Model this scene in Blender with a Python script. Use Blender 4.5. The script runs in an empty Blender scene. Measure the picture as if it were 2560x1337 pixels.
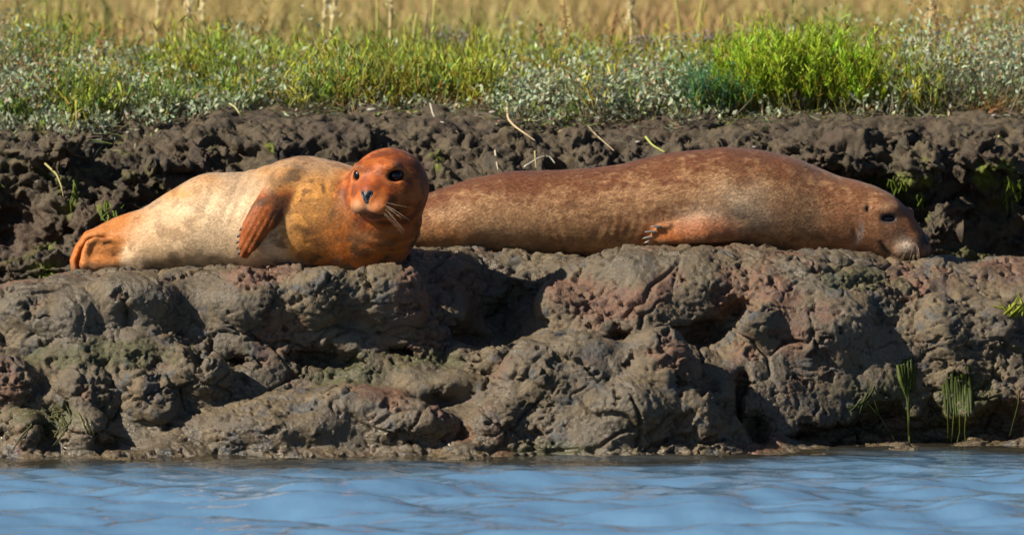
import bpy, math
import numpy as np
from mathutils import Vector

# ------------------------------------------------------------------ camera, light, exposure
sc = bpy.context.scene
C = sc.collection
CAM = np.array([0.0, -20.0, 1.5])
PITCH = -0.0474
TANPX = 0.15 / 2560.0                      # tangent per photograph pixel
cam_d = bpy.data.cameras.new("camera")
cam = bpy.data.objects.new("camera", cam_d)
C.objects.link(cam)
cam.location = CAM
cam.rotation_euler = (math.pi / 2 + PITCH, 0, 0)
cam_d.sensor_width = 36
cam_d.lens = 18 / 0.075
cam_d.clip_start = 0.1
cam_d.clip_end = 3000
cam_d.dof.use_dof = True
cam_d.dof.focus_distance = 20.45
cam_d.dof.aperture_fstop = 4.6
sc.camera = cam

LIGHT = np.array([0.78, 0.31, -0.60]); LIGHT = LIGHT / np.linalg.norm(LIGHT)   # the way sunlight travels
world = bpy.data.worlds.new("World"); sc.world = world; world.use_nodes = True
wn = world.node_tree
sky = wn.nodes.new("ShaderNodeTexSky"); sky.sky_type = 'NISHITA'; sky.sun_disc = False
sky.sun_elevation = math.asin(-LIGHT[2])
sky.sun_rotation = math.atan2(-LIGHT[0], -LIGHT[1])
sky.air_density = 0.7; sky.dust_density = 0.3; sky.ozone_density = 3.0
bg = wn.nodes["Background"]; bg.inputs[1].default_value = 0.05
wn.links.new(sky.outputs[0], bg.inputs[0])
sun_d = bpy.data.lights.new("sun", 'SUN'); sun_d.energy = 5.0; sun_d.angle = math.radians(0.5)
sun_d.color = (1.0, 0.92, 0.79)
sun = bpy.data.objects.new("sun", sun_d); C.objects.link(sun)
sun.rotation_euler = Vector(LIGHT).to_track_quat('-Z', 'Y').to_euler()
sun.location = (-8, -6, 8)
sc.view_settings.view_transform = 'Standard'; sc.view_settings.look = 'None'
sc.view_settings.exposure = 0.85; sc.view_settings.gamma = 1.0
sc.view_settings.use_curve_mapping = False
sc.cycles.use_denoising = True
sc.cycles.max_bounces = 6; sc.cycles.diffuse_bounces = 2; sc.cycles.glossy_bounces = 3
sc.cycles.transparent_max_bounces = 6

rng = np.random.default_rng(7)
# ------------------------------------------------------------------ helpers
def at(px, row, y):
    """world point at depth y seen at photograph pixel (px, row); works on arrays"""
    px = np.asarray(px, float); row = np.asarray(row, float); y = np.asarray(y, float)
    dx = (px - 1280.0) * TANPX; dz = -(row - 668.5) * TANPX
    dy = math.cos(PITCH) - dz * math.sin(PITCH)
    s = (y - CAM[1]) / dy
    X = CAM[0] + s * dx
    Z = CAM[2] + s * (math.sin(PITCH) + dz * math.cos(PITCH))
    return np.stack(np.broadcast_arrays(X, y, Z), -1)
def X(px, y): return at(px, 668.5, y)[..., 0]
def Zr(row, y): return at(1280, row, y)[..., 2]

_pr = np.random.default_rng(3)
PERM = _pr.permutation(256).astype(np.int32); PERM = np.concatenate([PERM, PERM, PERM])
GRAD = _pr.normal(size=(256, 3)); GRAD = (GRAD / np.linalg.norm(GRAD, axis=1)[:, None] * 1.5).astype(np.float32)
FEAT = _pr.random((256, 3)).astype(np.float32)
_k = 128; _g = np.stack(np.meshgrid(*[np.arange(_k)] * 3, indexing='ij'), -1).reshape(-1, 3).astype(np.float32)
def _periodic():
    q = _g / 8.0; i = np.floor(q).astype(np.int32); f = q - i; u = f * f * f * (f * (f * 6 - 15) + 10); r = 0
    for dx in (0, 1):
        hx = PERM[(i[:, 0] + dx) % 16]; wx = u[:, 0] if dx else 1 - u[:, 0]
        for dy in (0, 1):
            hy = PERM[hx + (i[:, 1] + dy) % 16]; wy = wx * (u[:, 1] if dy else 1 - u[:, 1])
            for dz in (0, 1):
                g = GRAD[PERM[hy + (i[:, 2] + dz) % 16]]; wz = wy * (u[:, 2] if dz else 1 - u[:, 2])
                r = r + wz * (g[:, 0] * (f[:, 0] - dx) + g[:, 1] * (f[:, 1] - dy) + g[:, 2] * (f[:, 2] - dz))
    return np.ascontiguousarray(r.astype(np.float32))
NOISE = _periodic()
def perlin(p, scale, seed=0):
    """gradient noise about -1..1, read from a tiling volume; p (N,3), scale = metres per cell"""
    sc_ = (8.0 / np.broadcast_to(np.asarray(scale, np.float32), 3)).astype(np.float32)
    out = np.empty(len(p), np.float32)
    ca, sa = math.cos(.7 + seed), math.sin(.7 + seed)              # turned for each seed so that tiling never lines up
    for a in range(0, len(p), 200000):
        b = p[a:a + 200000].astype(np.float32)
        if np.ndim(scale) == 0:
            q = [b[:, 0] * ca - b[:, 1] * sa, (b[:, 0] * sa + b[:, 1] * ca) * .8 - b[:, 2] * .6, (b[:, 0] * sa + b[:, 1] * ca) * .6 + b[:, 2] * .8]
        else: q = [b[:, 0], b[:, 1], b[:, 2]]
        I0 = []; I1 = []; U = []
        for k in range(3):
            x = q[k] * sc_[k] + np.float32(seed * 37.37 + 11.1 * k); i = np.floor(x); U.append(x - i); i = i.astype(np.int32)
            m_ = (16384, 128, 1)[k]; I0.append((i & 127) * m_); I1.append(((i + 1) & 127) * m_)
        u, v, w = U
        def row(x_, y_): 
            s_ = x_ + y_; c0 = NOISE[s_ + I0[2]]; return c0 + w * (NOISE[s_ + I1[2]] - c0)
        r00 = row(I0[0], I0[1]); r00 += v * (row(I0[0], I1[1]) - r00)
        r10 = row(I1[0], I0[1]); r10 += v * (row(I1[0], I1[1]) - r10)
        out[a:a + 200000] = r00 + u * (r10 - r00)
    return out
def fbm(p, scale, octaves=3, seed=0, gain=0.5):
    r = 0; amp = 1.0; s = np.asarray(scale, float)
    for o in range(octaves):
        r = r + amp * perlin(p, s, seed + o * 3); s = s / 2.03; amp *= gain
    return r
def worley(p, scale, seed=0):
    """distances F1, F2 in cell units and a random value per cell"""
    F1 = np.empty(len(p), np.float32); F2 = np.empty(len(p), np.float32); ID = np.empty(len(p), np.float32)
    for a in range(0, len(p), 300000):
        q = (p[a:a + 300000] / np.asarray(scale, float) + seed * 11.7).astype(np.float32)
        i = np.floor(q).astype(np.int32); f = q - i
        f1 = np.full(len(q), 9, np.float32); f2 = f1.copy(); cid = np.zeros(len(q), np.int32)
        for dx in (-1, 0, 1):
            hx = PERM[(i[:, 0] + dx) & 255]
            for dy in (-1, 0, 1):
                hy = PERM[hx + ((i[:, 1] + dy) & 255)]
                for dz in (-1, 0, 1):
                    hz = PERM[hy + ((i[:, 2] + dz) & 255)]; c = FEAT[hz]
                    d = (c[:, 0] + dx - f[:, 0]) ** 2 + (c[:, 1] + dy - f[:, 1]) ** 2 + (c[:, 2] + dz - f[:, 2]) ** 2
                    f2 = np.minimum(f2, np.maximum(f1, d)); cl = d < f1; cid[cl] = hz[cl]; f1 = np.minimum(f1, d)
        F1[a:a + 300000] = np.sqrt(f1); F2[a:a + 300000] = np.sqrt(f2); ID[a:a + 300000] = cid / 255
    return F1, F2, ID
def sstep(a, b, x):
    t = np.clip((x - a) / (b - a), 0, 1); return t * t * (3 - 2 * t)
def smin(a, b, k):
    h = np.clip(0.5 + 0.5 * (b - a) / k, 0, 1)
    return b * (1 - h) + a * h - k * h * (1 - h)
def smax(a, b, k): return -smin(-a, -b, k)
def ell(p, c, r, R=None):
    """signed distance (approx.) to an ellipsoid; R rows = local axes"""
    q = p - np.asarray(c, np.float32)
    if R is not None: q = q @ np.asarray(R, np.float32).T
    r = np.asarray(r, np.float32)
    k0 = np.sqrt(((q / r) ** 2).sum(1)); k1 = np.sqrt(((q / (r * r)) ** 2).sum(1)) + 1e-9
    return k0 * (k0 - 1) / k1
def chain(p, pts, rad, flat=None, ff=1.0):
    """round-cone chain through pts with radii; flat = unit normal along which it is ff times thinner"""
    pts = np.asarray(pts, np.float32); d = np.full(len(p), 9, np.float32)
    if flat is not None:
        n = np.asarray(flat, np.float32); n = n / np.linalg.norm(n)
        p = p + np.outer(p @ n, n) * (ff - 1)
        pts = pts + np.outer(pts @ n, n) * (ff - 1)
    for i in range(len(pts) - 1):
        a, b = pts[i], pts[i + 1]; ab = b - a
        t = np.clip(((p - a) @ ab) / (ab @ ab), 0, 1)
        e = np.sqrt(((p - a - t[:, None] * ab) ** 2).sum(1)) - (rad[i] + (rad[i + 1] - rad[i]) * t)
        d = np.minimum(d, e)
    return d if flat is None else d / (1 + (ff - 1) * 0.35)

def surface_nets(f, lo, hi, h, B=8, slack=1.6):
    """quad mesh of f(p)=0 inside the box lo..hi, voxel h; blocks far from the surface are skipped"""
    lo = np.asarray(lo, float)
    nb = np.ceil((np.asarray(hi, float) - lo) / (h * B)).astype(int)
    n = nb * B + 1
    bi = np.stack(np.meshgrid(*[np.arange(k) for k in nb], indexing='ij'), -1).reshape(-1, 3)
    cen = lo + (bi * B + B / 2) * h
    fc = f(cen.astype(np.float32))
    D = np.empty(n, np.float32)
    sg = fc.reshape(nb)
    D[:-1, :-1, :-1] = np.repeat(np.repeat(np.repeat(sg, B, 0), B, 1), B, 2)
    D[-1] = D[-2]; D[:, -1] = D[:, -2]; D[:, :, -1] = D[:, :, -2]
    keep = np.nonzero(np.abs(fc) < B * h * 0.5 * 1.732 * slack)[0]
    off = np.stack(np.meshgrid(*[np.arange(B + 1)] * 3, indexing='ij'), -1).reshape(-1, 3)
    CH = 400
    for a in range(0, len(keep), CH):
        b = bi[keep[a:a + CH]] * B
        idx = (b[:, None] + off[None]).reshape(-1, 3)
        v = f((lo + idx * h).astype(np.float32))
        D[idx[:, 0], idx[:, 1], idx[:, 2]] = v
    S = D < 0
    cnt = np.zeros(np.array(n) - 1, np.int8)
    for c in np.ndindex(2, 2, 2):
        cnt += S[c[0]:n[0] - 1 + c[0], c[1]:n[1] - 1 + c[1], c[2]:n[2] - 1 + c[2]]
    act = np.argwhere((cnt > 0) & (cnt < 8))
    vid = np.full(np.array(n) - 1, -1, np.int32)
    vid[act[:, 0], act[:, 1], act[:, 2]] = np.arange(len(act))
    acc = np.zeros((len(act), 3)); num = np.zeros(len(act))
    for ax in range(3):
        o1, o2 = [(1, 2), (0, 2), (0, 1)][ax]
        for u in (0, 1):
            for w in (0, 1):
                s = np.zeros(3, int); s[o1] = u; s[o2] = w
                e = s.copy(); e[ax] = 1
                A = act + s; Bq = act + e
                da = D[A[:, 0], A[:, 1], A[:, 2]]; db = D[Bq[:, 0], Bq[:, 1], Bq[:, 2]]
                m = (da < 0) != (db < 0)
                t = np.where(m, da / np.where(m, da - db, 1), 0)
                pt = np.tile(s.astype(float), (len(act), 1)); pt[:, ax] = t
                acc[m] += pt[m]; num[m] += 1
    V = lo + (act + acc / num[:, None]) * h
    Q = []
    for ax in range(3):
        o1, o2 = [(1, 2), (2, 0), (0, 1)][ax]
        sl0 = [slice(None)] * 3; sl1 = [slice(None)] * 3
        sl0[ax] = slice(0, n[ax] - 1); sl1[ax] = slice(1, n[ax])
        a = S[tuple(sl0)]; b = S[tuple(sl1)]
        E = np.argwhere(a != b)
        ok = (E[:, o1] > 0) & (E[:, o2] > 0) & (E[:, o1] < n[o1] - 1) & (E[:, o2] < n[o2] - 1)
        E = E[ok]
        def g(d1, d2):
            q = E.copy(); q[:, o1] -= d1; q[:, o2] -= d2
            return vid[q[:, 0], q[:, 1], q[:, 2]]
        quad = np.stack([g(1, 1), g(0, 1), g(0, 0), g(1, 0)], 1)
        inside = a[E[:, 0], E[:, 1], E[:, 2]]
        quad[~inside] = quad[~inside][:, ::-1]
        Q.append(quad)
    return V, np.concatenate(Q)
def subdivide(V, Q):
    e = np.concatenate([np.stack([Q[:, i], Q[:, (i + 1) % 4]], 1) for i in range(4)])
    es = np.sort(e, 1); key = es[:, 0].astype(np.int64) * len(V) + es[:, 1]
    uk, inv = np.unique(key, return_inverse=True)
    mid = (V[uk // len(V)] + V[uk % len(V)]) / 2
    cen = V[Q].mean(1); n = len(V); m = len(uk); k = len(Q)
    E = inv.reshape(4, k).T + n; Cn = np.arange(k) + n + m
    R = [np.stack([Q[:, i], E[:, i], Cn, E[:, (i + 3) % 4]], 1) for i in range(4)]
    return np.concatenate([V, mid, cen]), np.concatenate(R)
def refine(V, Q, fine, coarse_drop=None):
    """subdivide only the quads where fine(centres) holds (the seam lies out of sight)"""
    cen = V[Q].mean(1); k = fine(cen)
    V1, Q1 = subdivide(V, Q[k])
    return V1, Q1, Q[~k]
def compact(V, Q):
    u, inv = np.unique(Q, return_inverse=True); return V[u], inv.reshape(Q.shape)
def relax(V, Q, it=1, w=0.5):
    for _ in range(it):
        acc = np.zeros_like(V); num = np.zeros(len(V))
        for i in range(4):
            for j in ((i + 1) % 4, (i + 3) % 4):
                for k in range(3): acc[:, k] += np.bincount(Q[:, i], V[Q[:, j], k], len(V))
                num += np.bincount(Q[:, i], minlength=len(V))
        V = V * (1 - w) + w * acc / np.maximum(num, 1)[:, None]
    return V
def normals(V, Q):
    fn = np.cross(V[Q[:, 2]] - V[Q[:, 0]], V[Q[:, -1]] - V[Q[:, 1]] if Q.shape[1] == 4 else V[Q[:, 2]] - V[Q[:, 1]])
    N = np.zeros_like(V)
    for i in range(Q.shape[1]):
        for k in range(3): N[:, k] += np.bincount(Q[:, i], fn[:, k], len(V))
    return N / (np.linalg.norm(N, axis=1)[:, None] + 1e-12)

def make_mesh(name, V, F, smooth=True, **attrs):
    """mesh datablock from arrays; attrs: name -> (N,3) colours or (N,) floats, per vertex"""
    me = bpy.data.meshes.new(name)
    V = np.ascontiguousarray(V, np.float32); F = np.ascontiguousarray(F, np.int32)
    k = F.shape[1]
    me.vertices.add(len(V)); me.vertices.foreach_set("co", V.ravel())
    me.loops.add(F.size); me.loops.foreach_set("vertex_index", F.ravel())
    me.polygons.add(len(F)); me.polygons.foreach_set("loop_start", np.arange(0, F.size, k, dtype=np.int32))
    me.polygons.foreach_set("use_smooth", np.full(len(F), smooth))
    for an, a in attrs.items():
        if a.ndim == 2:
            at_ = me.attributes.new(an, 'FLOAT_COLOR', 'POINT')
            at_.data.foreach_set("color", np.concatenate([a, np.ones((len(a), 1))], 1).astype(np.float32).ravel())
        else:
            at_ = me.attributes.new(an, 'FLOAT', 'POINT'); at_.data.foreach_set("value", a.astype(np.float32))
    me.update(calc_edges=True); me.validate()
    return me
def add(name, me, mat=None, parent=None, label=None, cat=None, group=None, kind=None, loc=None):
    o = bpy.data.objects.new(name, me); C.objects.link(o)
    if mat is not None and me is not None and not me.materials: me.materials.append(mat)
    if loc is not None: o.location = loc
    if parent is not None:
        o.parent = parent
    for k, v in (("label", label), ("category", cat), ("group", group), ("kind", kind)):
        if v: o[k] = v
    return o
class Bag:
    """collects pieces of vertices, triangles and colours into one mesh"""
    def __init__(s): s.V = []; s.F = []; s.c = []; s.n = 0
    def put(s, V, F, col):
        V = np.asarray(V, float).reshape(-1, 3); F = np.asarray(F, int).reshape(-1, 3)
        s.V.append(V); s.F.append(F + s.n); s.n += len(V)
        col = np.asarray(col, float); s.c.append(np.broadcast_to(col, (len(V), 3)) if col.ndim == 1 else col)
    def mesh(s, name, smooth=False): 
        return make_mesh(name, np.concatenate(s.V), np.concatenate(s.F), smooth, col=np.concatenate(s.c))
def tube(pts, rad, n=5):
    """vertices and triangles of a tapering tube through pts"""
    pts = np.asarray(pts, float); rad = np.broadcast_to(rad, len(pts)); m = len(pts)
    T = np.gradient(pts, axis=0); T /= np.linalg.norm(T, axis=1)[:, None] + 1e-12
    ref = np.array([0.13, 0.21, 0.97]) if abs(T[:, 2]).mean() < 0.8 else np.array([0.97, 0.2, 0.1])
    A = np.cross(T, ref); A /= np.linalg.norm(A, axis=1)[:, None]; Bn = np.cross(T, A)
    th = np.arange(n) / n * 2 * math.pi
    V = (pts[:, None] + rad[:, None, None] * (np.cos(th)[None, :, None] * A[:, None] + np.sin(th)[None, :, None] * Bn[:, None])).reshape(-1, 3)
    F = []
    for i in range(m - 1):
        for j in range(n):
            a, b = i * n + j, i * n + (j + 1) % n
            F += [(a, b, b + n), (a, b + n, a + n)]
    for j in range(1, n - 1): F += [(0, j + 1, j), ((m - 1) * n, (m - 1) * n + j, (m - 1) * n + j + 1)]
    return V, np.array(F)
def bez(a, b, c, n=8):
    t = np.linspace(0, 1, n)[:, None]; a, b, c = map(np.asarray, (a, b, c))
    return (1 - t) ** 2 * a + 2 * t * (1 - t) * b + t * t * c

# node helpers
class NT:
    def __init__(s, name):
        s.m = bpy.data.materials.new(name); s.m.use_nodes = True; s.t = s.m.node_tree; s.n = s.t.nodes; s.l = s.t.links
        s.b = s.n["Principled BSDF"]; s.out = s.n["Material Output"]
    def node(s, typ, **kw):
        n = s.n.new(typ)
        for k, v in kw.items(): setattr(n, k, v)
        return n
    def set(s, n, key, v):
        if hasattr(v, "is_output") or isinstance(v, bpy.types.NodeSocket): s.l.new(v, n.inputs[key])
        else: n.inputs[key].default_value = v
    def attr(s, name): 
        n = s.node("ShaderNodeAttribute"); n.attribute_name = name; return n
    def coord(s, scale=(1, 1, 1), rot=(0, 0, 0)):
        tc = s.node("ShaderNodeTexCoord"); mp = s.node("ShaderNodeMapping"); s.l.new(tc.outputs["Object"], mp.inputs[0])
        mp.inputs["Scale"].default_value = scale; mp.inputs["Rotation"].default_value = rot
        return mp.outputs[0]
    def noise(s, vec, scale, detail=4, rough=0.55, dist=0.0):
        n = s.node("ShaderNodeTexNoise"); s.l.new(vec, n.inputs["Vector"])
        n.inputs["Scale"].default_value = scale; n.inputs["Detail"].default_value = detail
        n.inputs["Roughness"].default_value = rough; n.inputs["Distortion"].default_value = dist
        return n.outputs[0]
    def ramp(s, x, a, b, lo=0.0, hi=1.0):
        n = s.node("ShaderNodeMapRange"); n.interpolation_type = 'SMOOTHSTEP'
        s.set(n, 0, x); n.inputs[1].default_value = a; n.inputs[2].default_value = b
        n.inputs[3].default_value = lo; n.inputs[4].default_value = hi
        return n.outputs[0]
    def mix(s, f, a, b, mode='MIX'):
        n = s.node("ShaderNodeMix"); n.data_type = 'RGBA'; n.blend_type = mode
        s.set(n, 0, f)
        for k, v in ((6, a), (7, b)):
            if isinstance(v, (tuple, list)): v = tuple(v) + (1,) if len(v) == 3 else v
            s.set(n, k, v)
        return n.outputs[2]
    def math(s, op, a, b=0.0, c=0.0):
        n = s.node("ShaderNodeMath"); n.operation = op
        s.set(n, 0, a); s.set(n, 1, b); s.set(n, 2, c); return n.outputs[0]
    def bump(s, h, strength, dist, normal=None):
        n = s.node("ShaderNodeBump"); s.set(n, "Height", h); n.inputs["Strength"].default_value = strength
        n.inputs["Distance"].default_value = dist
        if normal is not None: s.l.new(normal, n.inputs["Normal"])
        return n.outputs[0]
# ------------------------------------------------------------------ the mud banks
def mud_material(name, tones, wet_rough=0.24, dry_rough=0.64, spec=0.45):
    m = NT(name); v = m.coord()
    n1 = m.noise(v, 5.0, 5, 0.6, 0.4); n2 = m.noise(v, 14.0, 5, 0.62, 0.6); n3 = m.noise(v, 60.0, 4, 0.6); n4 = m.noise(v, 230.0, 3, 0.6)
    c = m.mix(m.ramp(n1, 0.40, 0.60), tones['grey'], tones['tan'])
    c = m.mix(m.ramp(n2, 0.50, 0.66), c, tones['slate'])
    a = m.attr("red"); c = m.mix(m.math('MULTIPLY', a.outputs["Fac"], m.ramp(n3, 0.30, 0.62, 0.35, 1.0)), c, tones['red'])
    a = m.attr("slick"); c = m.mix(a.outputs["Fac"], c, tones['slick'])
    a = m.attr("algae"); c = m.mix(m.math('MULTIPLY', a.outputs["Fac"], m.ramp(n3, 0.25, 0.6, 0.3, 1.0)), c, tones['algae'])
    g = m.ramp(n4, 0.25, 0.75, 0.72, 1.22)
    hv = m.node("ShaderNodeVectorMath", operation='SCALE'); m.l.new(c, hv.inputs[0]); m.l.new(g, hv.inputs["Scale"])
    m.l.new(hv.outputs[0], m.b.inputs["Base Color"])
    w = m.attr("wet").outputs["Fac"]
    r = m.ramp(w, 0.0, 1.0, dry_rough, wet_rough)
    r = m.math('ADD', r, m.math('MULTIPLY', m.math('SUBTRACT', n3, 0.5), 0.35))
    m.l.new(r, m.b.inputs["Roughness"]); m.b.inputs["Specular IOR Level"].default_value = spec
    nb = m.bump(m.noise(v, 95, 6, 0.7, 0.6), 0.85, 0.007)
    nb = m.bump(m.noise(v, 330, 3, 0.6), 0.25, 0.0015, nb)
    m.l.new(nb, m.b.inputs["Normal"])
    return m.m
MUD = mud_material("wet_mud", dict(grey=(0.094, 0.070, 0.042), tan=(0.132, 0.095, 0.050), slate=(0.070, 0.067, 0.062),
                                   red=(0.145, 0.066, 0.038), slick=(0.108, 0.084, 0.053), algae=(0.055, 0.058, 0.015)))
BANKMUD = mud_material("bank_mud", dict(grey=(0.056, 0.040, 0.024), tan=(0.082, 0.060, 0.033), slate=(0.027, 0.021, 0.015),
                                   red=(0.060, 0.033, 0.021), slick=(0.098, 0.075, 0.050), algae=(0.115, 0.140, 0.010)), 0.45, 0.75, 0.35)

# front hummocks: height columns (photo px -> list of (depth y, height z))
COLS = {
 -900: [(-.6,-.2),(-.05,0),(.1,.2),(.25,.36),(.40,.43),(.6,.45),(1.0,.43),(1.25,.28),(1.6,.26)],
 -150: [(-.6,-.2),(-.06,0),(.06,.15),(.15,.26),(.3,.39),(.42,.445),(.6,.455),(.95,.42),(1.15,.28),(1.6,.26)],
 60:  [(-.6,-.2),(-.06,0),(.05,.15),(.13,.27),(.27,.41),(.38,.470),(.6,.475),(.95,.43),(1.15,.28),(1.6,.26)],
 200: [(-.6,-.2),(-.06,0),(.05,.14),(.12,.27),(.25,.42),(.36,.500),(.6,.505),(.95,.45),(1.15,.28),(1.6,.26)],
 430: [(-.6,-.2),(-.04,0),(.06,.10),(.14,.22),(.2,.36),(.29,.485),(.38,.515),(.6,.52),(1.0,.48),(1.2,.30),(1.6,.26)],
 600: [(-.6,-.2),(-.03,0),(.02,.05),(.15,.15),(.23,.21),(.25,.36),(.3,.48),(.38,.518),(.7,.53),(1.0,.49),(1.25,.32),(1.6,.26)],
 800: [(-.6,-.2),(-.02,0),(.05,.06),(.15,.13),(.25,.19),(.28,.33),(.31,.46),(.38,.527),(.7,.54),(1.0,.5),(1.3,.32),(1.6,.26)],
 1000:[(-.6,-.2),(-.02,0),(.05,.05),(.15,.13),(.27,.2),(.33,.25),(.35,.38),(.4,.50),(.48,.535),(.8,.565),(1.1,.55),(1.35,.33),(1.6,.27)],
 1130:[(-.6,-.2),(-.02,0),(.05,.07),(.15,.14),(.28,.21),(.4,.265),(.45,.34),(.56,.46),(.7,.54),(.9,.575),(1.15,.55),(1.4,.33),(1.6,.27)],
 1230:[(-.6,-.2),(-.01,0),(.05,.10),(.15,.17),(.3,.235),(.45,.275),(.6,.30),(.68,.40),(.8,.53),(.92,.568),(1.15,.55),(1.4,.34),(1.7,.27)],
 1330:[(-.6,-.2),(0,0),(.05,.13),(.15,.23),(.28,.28),(.45,.325),(.58,.36),(.68,.44),(.8,.54),(.92,.572),(1.15,.55),(1.4,.34),(1.7,.27)],
 1450:[(-.6,-.2),(0,0),(.05,.14),(.14,.26),(.25,.30),(.4,.36),(.5,.42),(.6,.49),(.72,.527),(.9,.535),(1.15,.53),(1.4,.34),(1.7,.27)],
 1600:[(-.6,-.2),(0,0),(.06,.15),(.15,.27),(.28,.30),(.38,.36),(.45,.46),(.55,.545),(.70,.572),(.95,.56),(1.2,.52),(1.45,.34),(1.7,.27)],
 1800:[(-.6,-.2),(.1,0),(.16,.13),(.25,.23),(.36,.265),(.44,.29),(.48,.43),(.56,.54),(.70,.570),(.95,.556),(1.2,.52),(1.45,.34),(1.7,.27)],
 1950:[(-.6,-.2),(.27,0),(.31,.12),(.36,.25),(.41,.37),(.47,.46),(.58,.535),(.73,.566),(.95,.55),(1.2,.52),(1.45,.34),(1.7,.27)],
 2150:[(-.6,-.2),(.38,0),(.41,.12),(.43,.24),(.46,.35),(.51,.45),(.61,.52),(.76,.553),(.95,.53),(1.2,.51),(1.45,.33),(1.7,.27)],
 2300:[(-.6,-.2),(.44,0),(.47,.14),(.50,.26),(.55,.39),(.65,.475),(.80,.525),(1.0,.528),(1.2,.50),(1.45,.33),(1.7,.27)],
 2560:[(-.6,-.2),(.43,0),(.48,.17),(.56,.33),(.68,.44),(.84,.512),(1.05,.535),(1.25,.48),(1.45,.33),(1.7,.27)],
 3500:[(-.6,-.2),(.30,0),(.40,.2),(.5,.34),(.65,.44),(.84,.50),(1.05,.52),(1.25,.45),(1.45,.33),(1.7,.27)]}
HX0, HX1, HY0, HY1, HS = -2.5, 2.5, -0.6, 1.9, 0.0125
def column_field(cols, hy0, hy1, hs, blur):
    xs = np.arange(HX0, HX1 + hs / 2, hs); ys = np.arange(hy0, hy1 + hs / 2, hs)
    px = sorted(cols); tab = np.array([np.interp(ys, *np.array(cols[k]).T) for k in px])
    cx = np.array([float(X(k, 0.4)) for k in px])
    H = np.stack([np.interp(xs, cx, tab[:, j]) for j in range(len(ys))], 1)
    ker = np.exp(-0.5 * (np.arange(-6, 7) / blur) ** 2); ker /= ker.sum()
    for ax in (0, 1):
        pad = [(0, 0), (0, 0)]; pad[ax] = (6, 6)
        H = np.apply_along_axis(lambda r: np.convolve(r, ker, 'valid'), ax, np.pad(H, pad, mode='edge'))
    return H
HF = column_field(COLS, HY0, HY1, HS, 2.0)
def bil(H, x, y, hy0):
    fx = np.clip((x - HX0) / HS, 0, H.shape[0] - 1.001); fy = np.clip((y - hy0) / HS, 0, H.shape[1] - 1.001)
    i = fx.astype(int); j = fy.astype(int); u = fx - i; w = fy - j
    return (H[i, j] * (1 - u) * (1 - w) + H[i + 1, j] * u * (1 - w) + H[i, j + 1] * (1 - u) * w + H[i + 1, j + 1] * u * w)
LUMPS = [  # px, row, y, radii
 (1560, 715, .64, (.20, .15, .115)), (1730, 720, .62, (.17, .14, .115)), (1440, 770, .55, (.13, .10, .09)),
 (1335, 985, .16, (.13, .12, .13)), (1470, 940, .20, (.14, .12, .13)), (1640, 930, .20, (.13, .12, .12)), (1560, 1040, .10, (.15, .10, .10)),
 (1745, 1060, .16, (.09, .10, .09)), (1250, 1060, .08, (.10, .09, .08)),
 (1895, 815, .44, (.085, .08, .062)), (2010, 880, .50, (.16, .13, .14)), (2080, 800, .54, (.16, .12, .09)), (1960, 1000, .42, (.10, .09, .10)),
 (2330, 860, .60, (.14, .13, .13)), (2480, 850, .64, (.14, .13, .13)), (2400, 960, .56, (.085, .09, .10)), (2250, 960, .55, (.09, .09, .10)),
 (1110, 955, .30, (.15, .13, .050)), (1210, 900, .38, (.10, .10, .05)),
 (670, 1075, .08, (.24, .14, .085)), (850, 1010, .16, (.22, .13, .06)), (1010, 1060, .09, (.14, .1, .06)),
 (30, 965, .10, (.11, .10, .085)), (205, 990, .08, (.12, .10, .09)), (370, 1000, .07, (.09, .09, .09)), (480, 930, .15, (.10, .09, .08)),
 (60, 1090, -.01, (.09, .08, .07)), (210, 1095, -.01, (.08, .07, .07)),
 (620, 760, .29, (.12, .09, .09)), (800, 740, .31, (.14, .09, .085)), (960, 745, .34, (.13, .10, .10)), (330, 760, .28, (.16, .10, .08)),
 (120, 790, .26, (.16, .11, .09))]
LUMPS = [(at(a, b, c), r) for a, b, c, r in LUMPS]
CAVES = [  # px, row, y, radii
 (800, 888, .22, (.095, .15, .050)), (730, 880, .20, (.06, .12, .032)), (865, 905, .24, (.05, .12, .03)), (500, 902, .14, (.026, .08, .045)), (462, 812, .20, (.028, .06, .03)), (320, 790, .20, (.02, .06, .045)),
 (1240, 785, .56, (.090, .22, .066)), (1185, 842, .46, (.085, .20, .048)), (1300, 742, .62, (.07, .16, .045)),
 (1770, 838, .40, (.105, .18, .048)), (1680, 822, .42, (.06, .12, .030)), (1840, 790, .46, (.03, .1, .05)), (1850, 980, .26, (.035, .12, .11)), (1900, 1060, .24, (.05, .12, .06)),
 (120, 1085, -.06, (.018, .06, .06)), (300, 1095, -.06, (.022, .07, .05)), (10, 1085, -.06, (.03, .07, .03)), (1150, 1080, .02, (.028, .06, .035)),
 (2190, 1070, .42, (.06, .10, .045)), (2330, 1075, .46, (.035, .10, .075)), (2500, 1075, .46, (.075, .12, .055)), (2090, 1085, .38, (.07, .09, .022)),
 (1510, 955, .06, (.022, .06, .03)), (1300, 965, .04, (.024, .05, .022)), (2065, 905, .36, (.03, .07, .02)), (2150, 920, .40, (.03, .07, .05)),
 (1700, 960, .10, (.03, .06, .035)), (905, 1075, .0, (.02, .05, .02))]
CAVES += [(2330, 1088, .44, (.34, .16, .040)), (2520, 1060, .48, (.10, .16, .07)), (2210, 1050, .44, (.06, .13, .055)), (2010, 1092, .34, (.10, .12, .022)), (260, 1120, -.06, (.05, .07, .02)), (1560, 850, .36, (.05, .09, .02)), (1000, 870, .34, (.06, .1, .02)), (590, 905, .2, (.05, .08, .018)), (1130, 1010, .16, (.06, .08, .012))]
CAVES = [(at(a, b, c), r) for a, b, c, r in CAVES]
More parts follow.
